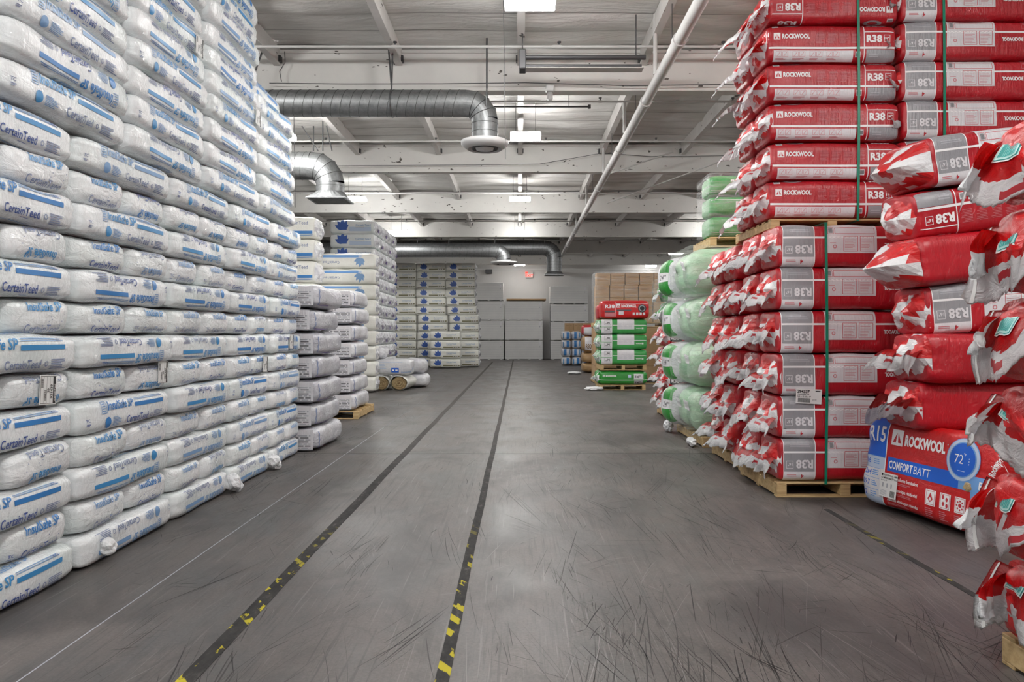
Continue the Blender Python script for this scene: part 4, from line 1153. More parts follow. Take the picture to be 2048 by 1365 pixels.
hm = bpy.data.meshes.new('tear'); bm.to_mesh(hm); bm.free(); hm.materials.append(M['mineral_wool'])
attach(hm, 'tear', o, Matrix.Translation(cen) @ Rm.to_4x4() @ Matrix.Translation((L_/2-.23, -D_/2-.004, -.03)), 'torn hole showing brown wool')

# ---- tumbled bags
tum = [  # centre px-left-end x, centre z, pitch (rise to the right), yaw, roll, mesh kind
    (3.10, 2.82, .16, .22, .0, 'form', False, 'bag with crumpled silver and white torn end, topmost of the tumbled red bags'),
    (3.08, 2.43, .16, .0, .1, 'front', True, 'red bag with upside-down R38 print, tilted, second from the top of the tumbled bags'),
    (3.04, 2.05, .12, .12, .0, 'plain', False, 'red bag with wide white crumpled end, third from the top of the tumbled bags'),
    (3.18, 1.68, .07, .0, .0, 'form', False, 'dull grey and red bag under film, in the middle of the tumbled bags'),
    (3.12, 1.31, .0, .05, .0, 'plain', False, 'red bag with white-edged skirt flap, fifth from the top of the tumbled bags'),
    (3.10, .93, .0, .05, .0, 'plain', False, 'red bag with white-edged skirt flap just above the fallen blue and red bag'),
]
for i, (xl, z, pt, yw, rl, kd, fl_, lb) in enumerate(tum):
    me = {'form': form_red, 'front': front_red, 'plain': plain_red}[kd][i % 3]; L = LU if kd == 'front' else LF
    E = Euler((rl, -pt, yw)); Rr = E.to_matrix(); ctr = Vector((xl, 6.0+(.1 if i % 2 else 0), z))+Rr @ Vector((L/2, 0, 0))
    if yw > .2: ctr.y -= .0
    o = put('insulation_bag', me, ctr, E, fl_)
    torn_end(o, L, DF, HF, ctr, E, big=1.25 if i > 3 else .7, key='red', fins=1 if i > 3 else 0, c=.30 if i in (0, 2) else .12)
    tag(o, lb, 'insulation bag', 'tumbled red bags')
for i, (x, z) in enumerate(((4.1, .58), (4.1, .2))):
    o = put('insulation_bag', plain_red[i], (x+LF/2-.2, 6.1, z)); tag(o, ['red bag hidden behind the fallen bag, upper of two', 'red bag hidden behind the fallen bag, lower of two'][i], 'insulation bag', 'tumbled red bags')

# ---- near stack at the picture edge
pallet(2.20, 3.42, 2.35, 3.42, 0, 'wooden pallet corner under the nearest red and mint bag stack')
HN = .372
near = [bag_mesh('insulation_bag', LF, DF*.98, HN, 'bag_red_bright', None, seed=120+i, n=4.2, m=9, lump=.012, folds=.02) for i in range(3)]
def near_end_mesh(seed):
    """end of a near bag: crumpled red gusset with a mint barcode label and panel"""
    me = gusset_mesh('end_gusset', DF*.95, HN, seed, ('bag_red_bright', 'bag_red_bright'), .16)
    return me
def mint_label(seed):
    rg = np.random.RandomState(seed); p = Print(cell=.01)
    w_, h_ = .075, .055; b = MB(); n = 10
    def surf(u, v): return (-.006*math.sin(u*40)-.004*math.sin(v*60), u, v)
    def quad(u0, v0, u1, v1, m, off):
        vs = []; k = 6
        for j in range(k+1):
            for i in range(k+1):
                u = u0+(u1-u0)*i/k; v = v0+(v1-v0)*j/k; x, y, z = surf(u, v); vs.append((x-off, y, z))
        b.add(vs, [(j*(k+1)+i, j*(k+1)+i+1, (j+1)*(k+1)+i+1, (j+1)*(k+1)+i) for j in range(k) for i in range(k)], m, True)
    quad(-w_, -h_, w_, h_, 'sticker_white', .000); quad(-w_+.006, -h_+.006, w_-.006, h_-.006, 'print_teal', .001); quad(-w_+.010, -h_+.010, w_-.010, h_-.010, 'print_mint', .002)
    x = -w_+.02
    while x < w_-.02: d = rg.uniform(.003, .009); quad(x, -h_+.018, x+d*.6, h_-.018, 'print_teal', .003); x += d
    return b.mesh('barcode_label')
ml = [mint_label(i) for i in range(3)]
def panel_mesh(seed, w_=.2, h_=.15, mat='print_mint', ink='print_teal', lines=True):
    rg = np.random.RandomState(seed); b = MB(); n = 12; vs = []
    for j in range(n+1):
        for i in range(n+1):
            u = -w_+2*w_*i/n; v = -h_+2*h_*j/n; vs.append((-.012*math.sin(u*22+seed)-.010*math.sin(v*35)-.004*rg.uniform(), u+.02*math.sin(v*9), v+.015*math.sin(u*11)))
    b.add(vs, [(j*(n+1)+i, j*(n+1)+i+1, (j+1)*(n+1)+i+1, (j+1)*(n+1)+i) for j in range(n) for i in range(n)], mat, False)
    return b.mesh('mint_panel')
nz = [.146+(HN+.008)*(k+.5) for k in range(6)]
NL = ['lowest', 'second', 'third', 'fourth', 'fifth', 'topmost']
for k, z in enumerate(nz):
    for j, y in enumerate((3.13, 2.58)):
        x0 = 2.115+rnd.uniform(-.015, .02)+(.03 if k == 0 else 0); E = Euler((0, 0, 0)); ctr = Vector((x0+LF/2, y, z))
        o = put('insulation_bag', near[(k+j) % 3], ctr, E)
        tag(o, 'bright red bag with white torn skirt, %s row of the nearest stack, %s' % (NL[k], ['beside the aisle corner', 'the one behind it']) if False else 'bright red bag with torn white skirt, %s row of the nearest stack, %s bag' % (NL[k], ['farther', 'nearer'][j]), 'insulation bag', 'bright red bags of the nearest stack')
        gm = variants(('gn',), lambda i: gusset_mesh('end_gusset', DF*.95, HN, 300+i, ('flap_red', 'flap_red'), .06, .45), 6)[(k*2+j) % 6]
        attach(gm, 'end_gusset', o, Matrix.Translation(ctr) @ Matrix.Translation((-LF/2+.05, 0, 0)))
        fm = variants(('fn',), lambda i: fin_mesh('end_flap', DF*1.04, .31, 320+i, ('flap_red', 'flap_white', 'print_red'), droop=86, start=46+6*(i % 3), white=.62, label=True, calm=.38), 6)[(k+j*3) % 6]
        W_ = Matrix.Translation((x0+.04, y+.02, z+.13)) @ Matrix.Rotation(.0, 4, 'Z')
        attach(fm, 'end_flap', o, W_)
        # flap on the far corner as well
        if j == 0:
            fm2 = variants(('fc',), lambda i: fin_mesh('end_flap', .30, .20, 340+i, ('flap_red', 'flap_white', 'print_red'), droop=85, start=40, white=.5), 4)[k % 4]
            attach(fm2, 'end_flap', o, Matrix.Translation((x0+.03, y+DF/2-.06, z+.10)) @ Matrix.Rotation(-1.0, 4, 'Z'))
            0 and attach(ml[k % 3], 'barcode_label', o, Matrix.Translation((x0-.145, y+.06, z+.045)) @ Matrix.Rotation(-.5, 4, 'Y') @ Matrix.Rotation(-.2, 4, 'X'), 'white label with mint barcode')
            if 0: attach(panel_mesh(k, .10, .09), 'mint_panel', o, Matrix.Translation((x0-.13, y-.12, z+.02)) @ Matrix.Rotation(-.35, 4, 'Y'), 'mint coloured printed panel')

# ================================================================= GREEN AND FILM-WRAPPED LOADS ON THE RIGHT
def pr_24(i):
    p = Print(); p.rect(-.02, -.30, .22, .30, 'bag_green_bright'); p.rect(-.02, -.07, .22, .07, 'print_white', 2); p.text('24"', .01, -.04, .075, 'print_darkgrey', .01, width=.18); return p
H5 = .625
pallet(2.42, 3.6, 9.85, 11.5, 0, 'wooden pallet under the film-wrapped pale green load')
big_w = [bag_mesh('insulation_bag', .56, 1.2, H5, 'bale_pearl', pr_24(i), seed=140+i, n=3.4, m=4, lump=.02, nu=30) for i in range(3)]
big_g = [bag_mesh('insulation_bag', .56, 1.2, H5*1.02, 'bag_pale_green', None, seed=150+i, n=3.2, m=4, lump=.02, nu=30) for i in range(3)]
for r_ in range(4):
    z = .146+H5*(r_+.5)
    for k, y in enumerate((10.12, 10.66, 11.22)):
        me = (big_w if k == 2 else big_g)[r_ % 3]; x = 2.28+.6-(.12 if k == 2 else 0)-(.05 if r_ == 3 else 0)
        o = put('insulation_bag', me, (x, y, z), (0, 0, -PI/2), False)
        lb = ['pale green filmed bag, %s row up, nearest column of the wrapped load', 'pale green filmed bag, %s row up, middle column of the wrapped load', 'white bag with green stripe marked 24, %s row up, wrapped load'][k] % ORD1[r_]
        tag(o, lb, 'insulation bag', 'big bags of the wrapped green load')
        if k < 2:
            attach(panel_mesh(r_+k, .12, .06, 'print_white'), 'printed_panel', o, Matrix.Translation((x-.62, y, z+.08)))
# clear film around the near part of that load
def film(x0, x1, y0, y1, z0, z1, rows, bulge, label, mat='stretch_film', seed=0, open_far=True):
    rg = np.random.RandomState(seed); V = []; F = []; path = []
    for t in np.linspace(0, 1, 16): path.append((x1+(x0-x1)*t, y0, 0, -1))
    for t in np.linspace(0, 1, 28)[1:]: path.append((x0, y0+(y1-y0)*t, -1, 0))
    nz_ = 60
    for j in range(nz_+1):
        z = z0+(z1-z0)*j/nz_
        for i, (x, y, nx, ny) in enumerate(path):
            d = bulge*abs(math.sin(PI*rows*(z-z0)/(z1-z0)))**.5+.008*math.sin(i*.9+j*.35)+rg.uniform(-.003, .003)
            c = 1.0 if 0 < i < len(path)-1 else .3
            V.append((x+nx*d*c, y+ny*d*c, z))
    n = len(path)
    for j in range(nz_):
        for i in range(n-1): F.append((j*n+i, j*n+i+1, (j+1)*n+i+1, (j+1)*n+i))
    b = MB(); b.add(V, F, mat, True); tag(b.build('stretch_film'), label, 'stretch film')
film(2.24, 3.5, 9.80, 10.95, .16, 2.66, 4, .05, 'cloudy stretch film wrapped around the pale green load', seed=2)
attach_k = knot_mesh(50, .09, 'flap_white')
o = link('film_scrap', attach_k, None, (2.28, 11.45, .10)); o.scale = (.7, 1.6, .9); tag(o, 'bunched clear film scrap at the foot of the wrapped green load', 'film scrap')
o = link('film_scrap', knot_mesh(51, .07, 'flap_white'), None, (2.30, 10.0, .06)); o.scale = (.7, 2.2, .7); tag(o, 'greyish film scrap by the pallet of the second red stack', 'film scrap')
# green bags on top
def pr_gtop():
    p = Print(); p.logo(-.32, .02, .05, ink='bag_green'); p.text('ROCKWOOL', -.26, .03, .035, 'print_logo_white', .04, width=.2); p.rect(-.1+.15, -.06, .25, .07, 'print_white'); p.rect(-.6, -.085, .6, -.078, 'print_logo_white'); return p
gt = [bag_mesh('insulation_bag', 1.2, .55, .28, 'bag_green', pr_gtop(), seed=160, n=4.5, m=12), bag_mesh('insulation_bag', 1.2, .55, .28, 'bag_green', pr_gtop().flip(), seed=161, n=4.5, m=12)]
b = MB()
pallet(2.6, 3.8, 10.2, 11.2, 2.68, 'wooden pallet under the green bags high on the wrapped load')
for r_ in range(2):
    for k in range(1):
        pass
for r_ in range(3):
    z = 2.83+.285*(r_+.5); o = put('insulation_bag', gt[r_ % 2], (2.62+.6, 10.55, z)); tag(o, 'green bag with white logo, %s row of the small high green load' % ORD1[r_], 'insulation bag', 'green bags high on the wrapped load')
film(2.60, 3.7, 10.24, 10.95, 2.84, 3.70, 3, .01, 'clear stretch film around the green bags high on the wrapped load', 'stretch_film_clear', seed=4)

# red stack beyond with torn ends
pallet(2.62, 3.85, 13.0, 14.25, 0, 'wooden pallet under the red stack seen past the wrapped green load')
r3 = [bag_mesh('insulation_bag', 1.3, .56, .37, 'bag_red', (lambda p: (p.rect(-.62, -.1, -.42, .06, 'print_black'), p.text('R38', -.6, -.06, .06, 'print_logo_white', .03), p)[-1])(Print()), seed=170+i, n=4.4, m=10) for i in range(2)]
for r_ in range(4):
    z = .146+.375*(r_+.5)
    for k in range(2):
        y = 13.3+.6*k; x = 2.60+.65
        o = put('insulation_bag', r3[k], (x, y, z)); torn_end(o, 1.3, .56, .37, (x, y, z), big=1.0)
        tag(o, 'red bag, %s row up, %s one, red stack past the wrapped green load' % (ORD1[r_], ['nearer', 'farther'][k]), 'insulation bag', 'red bags seen past the wrapped green load')
for r_ in range(2):
    o = put('insulation_bag', form_green[r_], (2.55+.63, 13.35, 1.66+.40*(r_+.5))); torn_end(o, 1.26, DF, .4, (2.55+.63, 13.35, 1.66+.40*(r_+.5)), big=1.1, pal=('flap_green', 'flap_white', 'flap_green'), key='green')
    tag(o, ['green bag with torn white flap on the red stack past the wrapped load', 'pale topped green bag, uppermost on the red stack past the wrapped load'][r_], 'insulation bag')
film(2.52, 3.8, 13.05, 14.2, 1.66, 2.5, 2, .01, 'clear stretch film around the two green bags on the farther red stack', 'stretch_film', seed=5)

# green stack beside the aisle
pallet(2.14, 3.36, 19.0+.9, 21.0, 0, 'wooden pallet on the floor under the bottom green bags')
gb = bag_mesh('insulation_bag', 1.33, .55, .37, 'bag_green_bright', pr_front(1.33, .37, green=True), seed=180, n=4.0, m=6, lump=.012)
for k in range(2):
    o = put('insulation_bag', gb, (2.08+.68, 19.98+.2+.57*k, .146+.185)); tag(o, 'bright green bag with upright logo between the two pallets, %s one' % ['front', 'back'][k], 'insulation bag', 'bottom green bags')
    if k == 0: torn_end(o, 1.33, DF, .37, (2.76, 20.18, .33), big=.8, pal=('flap_green', 'flap_white', 'flap_green'), key='green')
pallet(2.16, 3.38, 19.9, 21.0, .53, 'wooden pallet lying on the bottom green bags')
for r_ in range(3):
    for k in range(2):
        x = 2.12+.65; y = 20.18+.57*k; z = .675+.405*(r_+.5)
        o = put('insulation_bag', form_green[r_ % 3], (x, y, z)); torn_end(o, 1.26, DF, .40, (x, y, z), big=.35, pal=('bag_pale_green', 'flap_white', 'flap_green'), key='pale')
        tag(o, 'green bag marked 16 upside-down, %s row, %s, stack beside the aisle' % (ORD1[r_], ['front', 'back'][k]), 'insulation bag', 'green bags of the stack beside the aisle')
def pr_r38():
    p = Print(); x = -.64
    p.text('R38', x+.11, .04, .09, 'print_logo_white', .03, width=.25); p.rect(x+.38, -.19, x+.387, .2, 'print_logo_white', 2); p.logo(x+.41, .05, .10); p.text('ROCKWOOL', x+.54, .06, .075, 'print_logo_white', .05, width=.40)
    p.disc(x+1.09, .03, .11, 'print_black', 3, 28); p.disc(x+1.09, .03, .085, 'print_grey', 4, 28, r0=.06); p.rect(x+.10, -.08, x+.36, -.03, 'print_darkgrey'); p.rect(x+.10, -.19, x+.36, -.10, 'print_pink'); p.rect(x+.42, -.04, x+.80, .0, 'print_darkgrey')
    p.rect(x+.47, -.14, x+.60, -.05, 'print_white', 3)
    for k in range(4): p.rect(x+.84+.09*k, -.15, x+.90+.09*k, -.08, 'print_white', 2)
    p.rect(x+.4, .155, L if False else .6, .162, 'print_logo_white')
    return p
o = put('insulation_bag', bag_mesh('insulation_bag', 1.30, .56, .50, 'bag_red_bright', pr_r38(), seed=190, n=4.5, m=9), (2.2+.62, 20.2, 1.895+.25)); tag(o, 'red bag with large white R38 print lying on the green stack', 'insulation bag')
for s_ in (0,):
    o2 = put('insulation_bag', plain_red[0], (2.2+.62, 20.8, 1.895+.2)); tag(o2, 'red bag lying behind the R38 bag on the green stack', 'insulation bag')

# cardboard boxes
def carton(i):
    b = MB(); b.box((-.205, -.25, 0), (.205, .25, .37), 'cardboard', .004)
    b.box((-.205, -.2515, .17), (-.0, -.2495, .172), 'print_brown') if False else None
    b.box((-.03, -.252, .02), (.03, -.2495, .36), 'bag_kraft') if i else None
    vs, fs = text_mesh('GreenFiber', .01) if False else (None, None)
    b.box((-.15, -.2515, .25), (.12, -.2498, .262), 'print_brown'); b.box((-.15, -.2515, .235), (.02, -.2498, .240), 'print_brown')
    b.box((-.2051, -.03, .34), (.2051, .03, .3705), 'print_brown')
    return b.mesh('cardboard_box')
cm = [carton(0), carton(1)]
pallet(2.28, 4.4, 22.6, 23.8, 1.70, 'wooden pallet under the cardboard boxes')
BN = ['first', 'second', 'third', 'fourth', 'fifth']
for r_ in range(4):
    for k in range(5):
        if r_ == 3 and k == 2: dz = -.0
        o = link('cardboard_box', cm[0], None, (2.52+.436*k+(.03 if r_ == 3 else 0), 22.9, 1.845+.375*r_-(0)), (0, 0, rnd.uniform(-.01, .01)))
        tag(o, 'brown cardboard box, %s row up, %s from the aisle, behind green stack' % (ORD1[r_], BN[k]), 'box', 'cardboard boxes behind the green stack')
for r_ in range(4):
    for k in range(5):
        if k in (0,):
            pass
b = MB(); b.box((2.3, 22.6, .14), (4.4, 23.8, 1.69), 'cardboard', .02)
for k in range(1, 4): b.box((2.295, 22.595, .14+.39*k), (4.405, 23.805, .147+.39*k), 'print_brown')
o = b.build('cardboard_crate'); tag(o, 'large brown carton block under the pallet of cardboard boxes, behind the green stack', 'box')
pallet(2.28, 4.4, 22.6, 23.8, 0, 'wooden floor pallet behind the green stack, under brown cartons')
film(2.30, 4.3, 22.56, 23.6, 1.85, 3.36, 3, .02, 'clear loose stretch film over the cardboard boxes', 'stretch_film_clear', seed=7)
# kraft / red bags pile
kb = [bag_mesh('insulation_bag', .9, 1.0, .34, m, p, seed=200+i, n=3.6, m=5, lump=.015, nu=30) for i, (m, p) in enumerate((('bag_kraft', None), ('bag_kraft', None), ('bag_kraft', (lambda p: (p.rect(-.35, -.16, -.0, .2, 'print_white'), p.text('R30', -.32, -.1, .1, 'print_brown', .03, rot=0), p)[-1])(Print())), ('bag_red_bright', (lambda p: (p.rect(-.4, -.2, -.1, .1, 'print_white'), p.text('R30', -.1, -.15, .07, 'print_logo_white', .03), p)[-1])(Print()))))]
for r_, (m, z, h, lb) in enumerate(((0, .02, .36, 'brown kraft bag on the floor at the bottom of the small brown pile'), (1, .38, .40, 'brown kraft bag second from the floor in the small brown pile'), (2, .80, .62, 'white and brown bag printed R30 in the small brown pile'), (3, 1.42, .42, 'red and white bag topping the small brown pile by the green stack'))):
    o = put('insulation_bag', kb[m], (2.43+.45, 29.2, z+h/2)); o.scale = (1, 1, h/.34); tag(o, lb, 'insulation bag', 'small pile of brown bags')
o = link('film_scrap', knot_mesh(60, .12, 'flap_white'), None, (2.05, 27.8, .05)); o.scale = (2.0, 1, .4); tag(o, 'white film scrap on the floor by the small brown pile', 'film scrap')
o = link('film_scrap', knot_mesh(61, .14, 'flap_white'), None, (1.98, 19.85, .05)); o.scale = (1.6, 1, .35); tag(o, 'loose white film trailing on the floor from the green stack', 'film scrap')
# white and blue small bags
def pr_wb(i):
    p = Print(); p.rect(-.12, -.16, .0, .16, 'print_blue'); p.rect(.12, -.1, .16, .16, 'print_light_blue'); p.lines(-.2, -.12, -.14, .1, 4, 'print_faded_navy'); return p
wb = [bag_mesh('insulation_bag', .46, 1.0, .40, 'bale_pearl', pr_wb(i), seed=210+i, n=3.6, m=4, lump=.02, nu=22, ns=40) for i in range(3)]
for r_ in range(4):
    for k in range(3):
        o = put('insulation_bag', wb[rnd.randrange(3)], (1.99+.24+.48*k, 35.4+.3, .02+.40*(r_+.5)), (0, 0, 0), rnd.random() < .5); tag(o, 'small white and blue bag, %s row up, %s from the aisle' % (ORD1[r_], BN[k]), 'insulation bag', 'white and blue bags before the foam boards')
for k in range(4):
    o = link('cardboard_box', cm[1], None, (2.45+.42*k, 36.8, 1.65), (0, 0, 0)); tag(o, 'brown box behind the white and blue bags, %s from the aisle' % BN[k], 'box', 'brown boxes behind the white and blue bags')
b = MB(); b.box((2.2, 36.55, .14), (3.95, 37.3, 1.645), 'cardboard', .02); tag(b.build('cardboard_crate'), 'brown carton block under the brown boxes behind the white and blue bags', 'box')
pallet(2.2, 3.95, 36.5, 37.4, 0, 'wooden pallet behind the white and blue bags')

# foam board stacks before the back wall
def board_mesh(w_, h_, seed):
    rg = random.Random(seed); b = MB(); b.box((-w_/2, 0, .03), (w_/2, 1.2, h_), 'foam_board', .01)
    z = .09
    while z < h_-.04: b.box((-w_/2+.002, -.0025, z), (w_/2-.002, .001, z+.006), 'print_lilac'); z += .10+rg.uniform(-.01, .01)
    for k in range(4): b.box((-w_/2+.1+k*(w_-.3)/3, .0, 0), (-w_/2+.2+k*(w_-.3)/3, 1.2, .035), 'foam_board')
    b.box((w_/2-.22, -.006, h_-.25), (w_/2-.10, -.002, h_-.10), 'print_white'); b.barcode if False else None
    b.box((w_/2-.20, -.008, h_-.38), (w_/2-.15, -.002, h_-.33), 'print_text_grey')
    return b.mesh('foam_board_bundle')
YB_ = 43.0
def px2x(px, y): return (px-1038)*y/1500
def px2z(py, y): return EYE+(668-py)*y/1500
for s_, (x0, x1, tops, nm) in enumerate(((px2x(925, YB_), px2x(1008, YB_), (681, 641, 602, 565), 'the stack beside the blue-leaf bags'), (px2x(1010, YB_), px2x(1086, YB_), (681, 641, 602), 'the middle stack with a board on top'), (px2x(1101, YB_), px2x(1178, YB_), (681.5, 644, 608, 571), 'the stack behind the white and blue bags'))):
    zb = 0
    for k, t in enumerate(tops):
        zt = px2z(t, YB_); o = link('foam_board_bundle', board_mesh(x1-x0-.03, zt-zb-.02, s_*10+k), None, ((x0+x1)/2+(.0 if k < 3 else -.03), YB_+(.25 if s_ == 2 else 0), zb)); zb = zt
        tag(o, 'foam board bundle, %s up, %s' % (['first', 'second', 'third', 'fourth'][k], nm), 'foam board bundle', 'white foam board bundles by the back wall')
zt = px2z(602, YB_)+.02
b = MB(); b.box((px2x(1013, YB_), YB_-.1, zt), (px2x(1092, YB_), YB_+1.2, zt+.10), 'cardboard', .01); tag(b.build('loose_board'), 'loose pale board lying on the middle foam board stack', 'board')

# ================================================================= LEFT MID AND FAR STACKS
def pr_leaf(L, H, olive=True, big=1.0):
    p = Print(); x = -L/2
    p.leaf(x+.38, -.07, .24*big, flip=1); p.text('CertainTeed', x+.72, .03, .05, 'print_faded_blue', .01, width=.42); p.lines(x+.72, -.02, x+1.0, .01, 1, 'print_text_grey')
    if olive:
        p.rect(x+.58, -.12, L/2-.04, -.06, 'print_olive'); p.lines(x+.1, -.15, x+.3, -.13, 1, 'print_text_grey'); p.rect(x+.06, -.135, x+.5, -.115, 'print_olive', 1)
        for k in range(3): p.rect(L/2-.34+.09*k, -.105, L/2-.29+.09*k, -.075, 'print_white', 3)
    else:
        p.rect(x+.55, -.12, L/2-.1, .0, 'print_pale_blue', 1)
    return p
def pr_leaf_inv(L, H):
    p = Print(); x = -L/2
    p.rect(x+.06, .08, L/2-.42, .14, 'print_sky'); p.rect(L/2-.42, .08, L/2-.34, .14, 'print_pale_blue'); p.text('CertainTeed', x+.98-.4+.0, -.02-.03+.04, .07, 'print_faded_navy', .012, rot=180, width=.42)
    p.leaf(L/2-.36, .06, .20, 'print_faded_blue', flip=-1); return p
def pr_side(L):
    p = Print(); p.text('CertainTeed', L/2-.55, .05, .06, 'print_faded_navy', .012, width=.42); p.rect(-L/2+.06, -.12, L/2-.05, -.065, 'print_blue'); p.rect(-L/2+.06, -.15, L/2-.05, -.135, 'print_faded_blue'); return p
LL = 1.33
lf = [bag_mesh('insulation_bag', LL, .6, .395, 'bag_cream', pr_leaf(LL, .39), seed=220+i, n=6, m=12, lump=.008, ns=44, nu=26) for i in range(4)]
lfw = [bag_mesh('insulation_bag', 1.25, .6, .395, 'bale_white', pr_leaf(1.25, .39, False, 1.15), seed=230+i, n=6, m=12, lump=.008, ns=44, nu=26) for i in range(2)]
lfi = [bag_mesh('insulation_bag', 1.48, .7, .395, 'bag_cream', pr_leaf_inv(1.48, .39), seed=234+i, n=6, m=11, lump=.010, ns=48, nu=30) for i in range(2)]
ls = [bag_mesh('insulation_bag', 1.3, .6, .395, 'bag_cream', pr_side(1.3), seed=238+i, n=6, m=12, lump=.006, ns=44, nu=26) for i in range(2)]
YL = 33.6
xs = [px2x(833, YL)-LL/2-.03, px2x(833, YL)+LL/2-.02, px2x(893, YL)+LL/2+.02]
CC = ['column beside the tall white stack', 'middle column', 'column beside the foam boards']
for c in range(3):
    for r_ in range(12):
        z = .02+.388*(r_+.5); x = xs[c]+rnd.uniform(-.02, .02)+(.10 if (c == 2 and r_ < 6) else 0)+(.06 if c == 1 and r_ < 6 else 0)+(-.06 if c == 2 and r_ > 6 else 0)
        o = put('insulation_bag', lf[rnd.randrange(4)], (x, YL+.3, z), (0, rnd.uniform(-.012, .012), 0), flip=False)
        tag(o, 'cream blue-leaf bag, %s row up, %s' % (ORD1[r_], CC[c]), 'insulation bag', 'cream blue-leaf bags far down the aisle')
        if c == 2:
            attach(variants(('f', 'leafend'), lambda i: gusset_mesh('end_gusset', .58, .38, 500+i, ('flap_white', 'bale_silver'), .10), 4)[r_ % 4], 'end_gusset', o, Matrix.Translation((x+LL/2-.03, YL+.3, z)) @ Matrix.Rotation(PI, 4, 'Z'))
for r_ in range(4):
    o = put('insulation_bag', lf[(r_+1) % 4], (px2x(890, 32.4)+.0, 32.75, .02+.395*(r_+.5))); tag(o, 'cream blue-leaf bag, %s row up, low pile before the far stack' % ORD1[r_], 'insulation bag', 'cream blue-leaf bags of the low pile')

# tall white stack: three bays deep; its sides show crinkled bag ends
ends_m = [gusset_mesh('end_gusset', .58, .38, 520+i, ('bale_pearl', 'bale_silver'), .07) for i in range(5)]
def purple_mark():
    b = MB(); b.box((-.002, -.10, -.05), (.0, .06, .04), 'print_purple'); return b.mesh('printed_patch')
pm = purple_mark()
YM = 20.9
for r_ in range(12):
    for k in range(6):
        if k < 3 and r_ < 0: continue
        y = YM+.3+.62*k; x = -4.02-.63; z = .02+.388*(r_+.5)
        me = lfw[r_ % 2]
        if r_ >= 8 or True:
            o = put('insulation_bag', me, (x, y, z), (0, 0, 0))
            attach(ends_m[(r_*3+k) % 5], 'end_gusset', o, Matrix.Translation((x+.62-.03, y, z)) @ Matrix.Rotation(PI, 4, 'Z'))
            if (r_+k) % 2: attach(pm, 'printed_patch', o, Matrix.Translation((x+.62+.055, y+.1, z-.08)) @ Matrix.Rotation(.2, 4, 'Y'), 'purple printed patch')
            tag(o, 'white bag of the tall white stack, %s row up, %s from the camera' % (ORD1[r_], ['first', 'second', 'third', 'fourth', 'fifth', 'sixth'][k]), 'insulation bag', 'white leaf-print bags of the tall white stack')
# inverted leaf stack in front of it
for r_ in range(9):
    z = .02+.392*(r_+.5); x = px2x(633, 19)+.74
    o = put('insulation_bag', lfi[r_ % 2], (x, 19.0+.35, z)); tag(o, 'cream bag with upside-down blue leaf, %s row up' % ORD1[r_], 'insulation bag', 'cream bags with upside-down leaf')
    attach(ends_m[r_ % 5], 'end_gusset', o, Matrix.Translation((x+.74-.04, 19.35, z)) @ Matrix.Rotation(PI, 4, 'Z'))
# side-printed stack next to the bale wall
for r_ in range(9):
    z = .02+.402*(r_+.5); x = -3.70-.65
    o = put('insulation_bag', ls[r_ % 2], (x, 13.6+.3, z)); o.scale = (1, 1, 1.02); tag(o, 'cream blue-striped bag, %s row up, stack seen over the grey bales' % ORD1[r_], 'insulation bag', 'cream blue-striped bags over the grey bales')
    attach(variants(('f', 'strend'), lambda i: gusset_mesh('end_gusset', .58, .38, 540+i, ('flap_white', 'bale_pearl'), .08), 4)[r_ % 4], 'end_gusset', o, Matrix.Translation((x+.65-.03, 13.9, z)) @ Matrix.Rotation(PI, 4, 'Z'))

# grey and white film bales, ends to the camera
def pr_info(i):
    """print on the end facing the camera"""
    b = MB(); b.box((-.46, -.003, -.125), (.44, 0, .125), 'print_white')
    rr = random.Random(i)
    for k in range(7):
        u = -.43
        while u < .40:
            ww = rr.uniform(.04, .14); b.box((u, -.0045, .045-k*.026), (min(u+ww, .41), -.0031, .058-k*.026), 'print_darkgrey' if k % 2 else 'print_text_grey'); u += ww+.02
    vs, fs = text_mesh('05.16.05 2', .02); b.add([(-.05+x*.05, -.0050, .075+y*.05) for x, y in vs], fs, 'print_darkgrey')
    b.box((-.46, -.006, -.135), (.44, -.003, -.122), 'print_darkgrey'); b.box((.0, -.005, .06), (.02, -.003, .115), 'print_navy')
    return b.mesh('printed_panel')
pin = [pr_info(0), pr_info(1)]
def pr_silver(i):
    p = Print(); x = -.62; rr = random.Random(i)
    p.rect(x+.04, -.13, x+.055, .10, 'print_faded_navy'); p.rect(x+.06, -.135, x+.5+.1*i, -.115, 'print_purple'); p.lines(x+.08, -.10, x+.34, .02, 5, 'print_text_grey', 2, .7); p.lines(x+.45, -.12, x+1.05, -.04, 3, 'print_text_grey', 2, .8)
    return p
def gb_mesh(body, seed, i): return bag_mesh('insulation_bale', 1.28, 1.05, .305, body, pr_silver(i), seed=seed, n=5, m=9, lump=.014, folds=.02, ns=64)
sil = [gb_mesh('bale_silver', 240+i, i) for i in range(3)]; prl = [gb_mesh('bale_pearl', 250+i, i) for i in range(3)]
for (ms, x0, y0, n_, zb, nm, grp, pi) in ((sil, -2.55, 9.52, 7, .0, 'grey silvery', 'grey film bales beside the bale wall', 0), (prl, -2.86, 13.15, 7, .145, 'pearly white', 'pearly bales on the pallet', 1)):
    for r_ in range(n_):
        z = zb+.305*(r_+.5); x = x0-.525+rnd.uniform(-.03, .03); y = y0+.64+rnd.uniform(-.01, .01)
        o = put('insulation_bale', ms[r_ % 3], (x, y, z), (0, 0, PI/2))
        tag(o, '%s film bale, %s row up, %s' % (nm, ORD1[r_], 'stack touching the bale wall' if pi == 0 else 'stack on the wooden pallet'), 'insulation bale', grp)
        attach(pin[pi], 'printed_panel', o, Matrix.Translation((x, y-.645, z)), 'panel of small print facing the camera')
pallet(-3.98, -2.82, 13.15, 14.6, 0, 'wooden pallet on the floor under the pearly white bales')

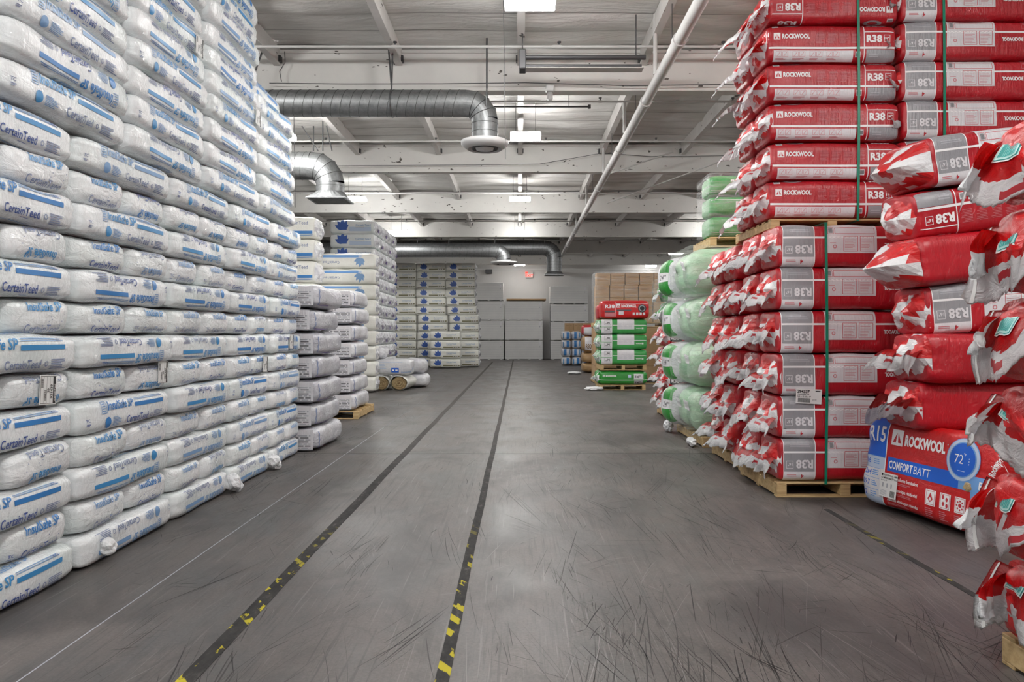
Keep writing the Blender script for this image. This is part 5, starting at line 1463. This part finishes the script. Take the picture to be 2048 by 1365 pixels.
# rolls and bags on the floor
def roll_mesh(seed):
    rg = np.random.RandomState(seed); b = MB(); n = 36; Ls = 1.1; V = []
    prof = [(.0, .20), (.02, .215), (.25, .20), (.9, .195), (1.08, .18), (1.12, .1)]
    for (y, r) in prof:
        for k in range(n):
            a = 2*PI*k/n; rr = r*(1+.04*math.sin(3*a+seed)+.02*math.sin(7*a+y*6)); V.append((rr*math.cos(a), y, .2+rr*math.sin(a)*.95))
    F = []
    for i in range(len(prof)-1):
        for k in range(n): F.append((i*n+k, (i+1)*n+k, (i+1)*n+(k+1) % n, i*n+(k+1) % n))
    b.add(V, F, 'bag_cream', True)
    b.add([V[(len(prof)-1)*n+k] for k in range(n)], [list(range(n))[::-1]], 'bag_cream')
    return b.mesh('roll_jacket')
def roll_core(seed):
    bm = bmesh.new(); V = []; n = 36; rr = 10; b = MB()
    vs = [(0, .05, .2)]
    for j in range(1, rr+1):
        for k in range(n):
            a = 2*PI*k/n; r = .192*j/rr; vs.append((r*math.cos(a), .045+.02*math.sin(r*110+a)+(.0 if j < rr else .12), .2+r*math.sin(a)*.95))
    F = [(0, 1+k, 1+(k+1) % n) for k in range(n)]
    for j in range(rr-1):
        for k in range(n): F.append((1+j*n+k, 1+(j+1)*n+k, 1+(j+1)*n+(k+1) % n, 1+j*n+(k+1) % n))
    b.add(vs, F, 'mineral_wool', True); bm.free(); return b.mesh('wool_core')
for i, (px, lb) in enumerate(((762, 'open-ended roll of tan wool on the floor next to the pallet stack'), (797, 'open-ended roll of tan wool on the floor, nearer the aisle'))):
    r = empty('insulation_roll', (px2x(px, 19.7), 19.7, .0), -.12 if i else 0); link('jacket', roll_mesh(i), r); link('wool_core', roll_core(i), r, None, None)
    r.scale = (1.0 if i == 0 else 1.12, 1, 1); tag(r, lb, 'insulation roll', 'open rolls of tan wool')
def pr_roll():
    p = Print(); p.rect(.02, -.14, .22, -.02, 'print_royal'); p.lines(-.5, -.05, -.1, .1, 4, 'print_pale_blue'); p.text('CertainTeed', .28, -.15, .04, 'print_sky', .012, width=.28); p.lines(-.4, .12, .4, .14, 1, 'print_pale_blue'); p.rect(.05, -.1, .1, -.06, 'print_logo_white', 3); p.rect(.13, -.1, .19, -.06, 'print_logo_white', 3); return p
rb = bag_mesh('insulation_bag', 1.10, .75, .42, 'bale_pearl', pr_roll(), seed=260, n=3.6, m=8, lump=.012)
o = put('insulation_bag', rb, (px2x(748, 19.8)+.43, 20.2, .405+.21)); tag(o, 'white bag with blue label square lying on the two open wool rolls', 'insulation bag')
for (px, y, z, l, s_, lb) in ((758, 20.3, .83, .42, .28, 'short white blue-printed bag sitting on the bag above the rolls'), (832, 21.2, .60, .62, .42, 'crumpled white bag end beyond the blue label bag'), (834, 21.2, .20, .7, .38, 'crumpled white film bag on the floor at the end of the roll pile')):
    me = bag_mesh('insulation_bag', l, .9, s_, 'bale_pearl', None, seed=int(px), n=3, m=3.4, lump=.03, folds=.05)
    o = put('insulation_bag', me, (px2x(px, y), y, z+(s_/2 if z > .8 else 0)), (0, 0, -.1)); tag(o, lb, 'insulation bag')
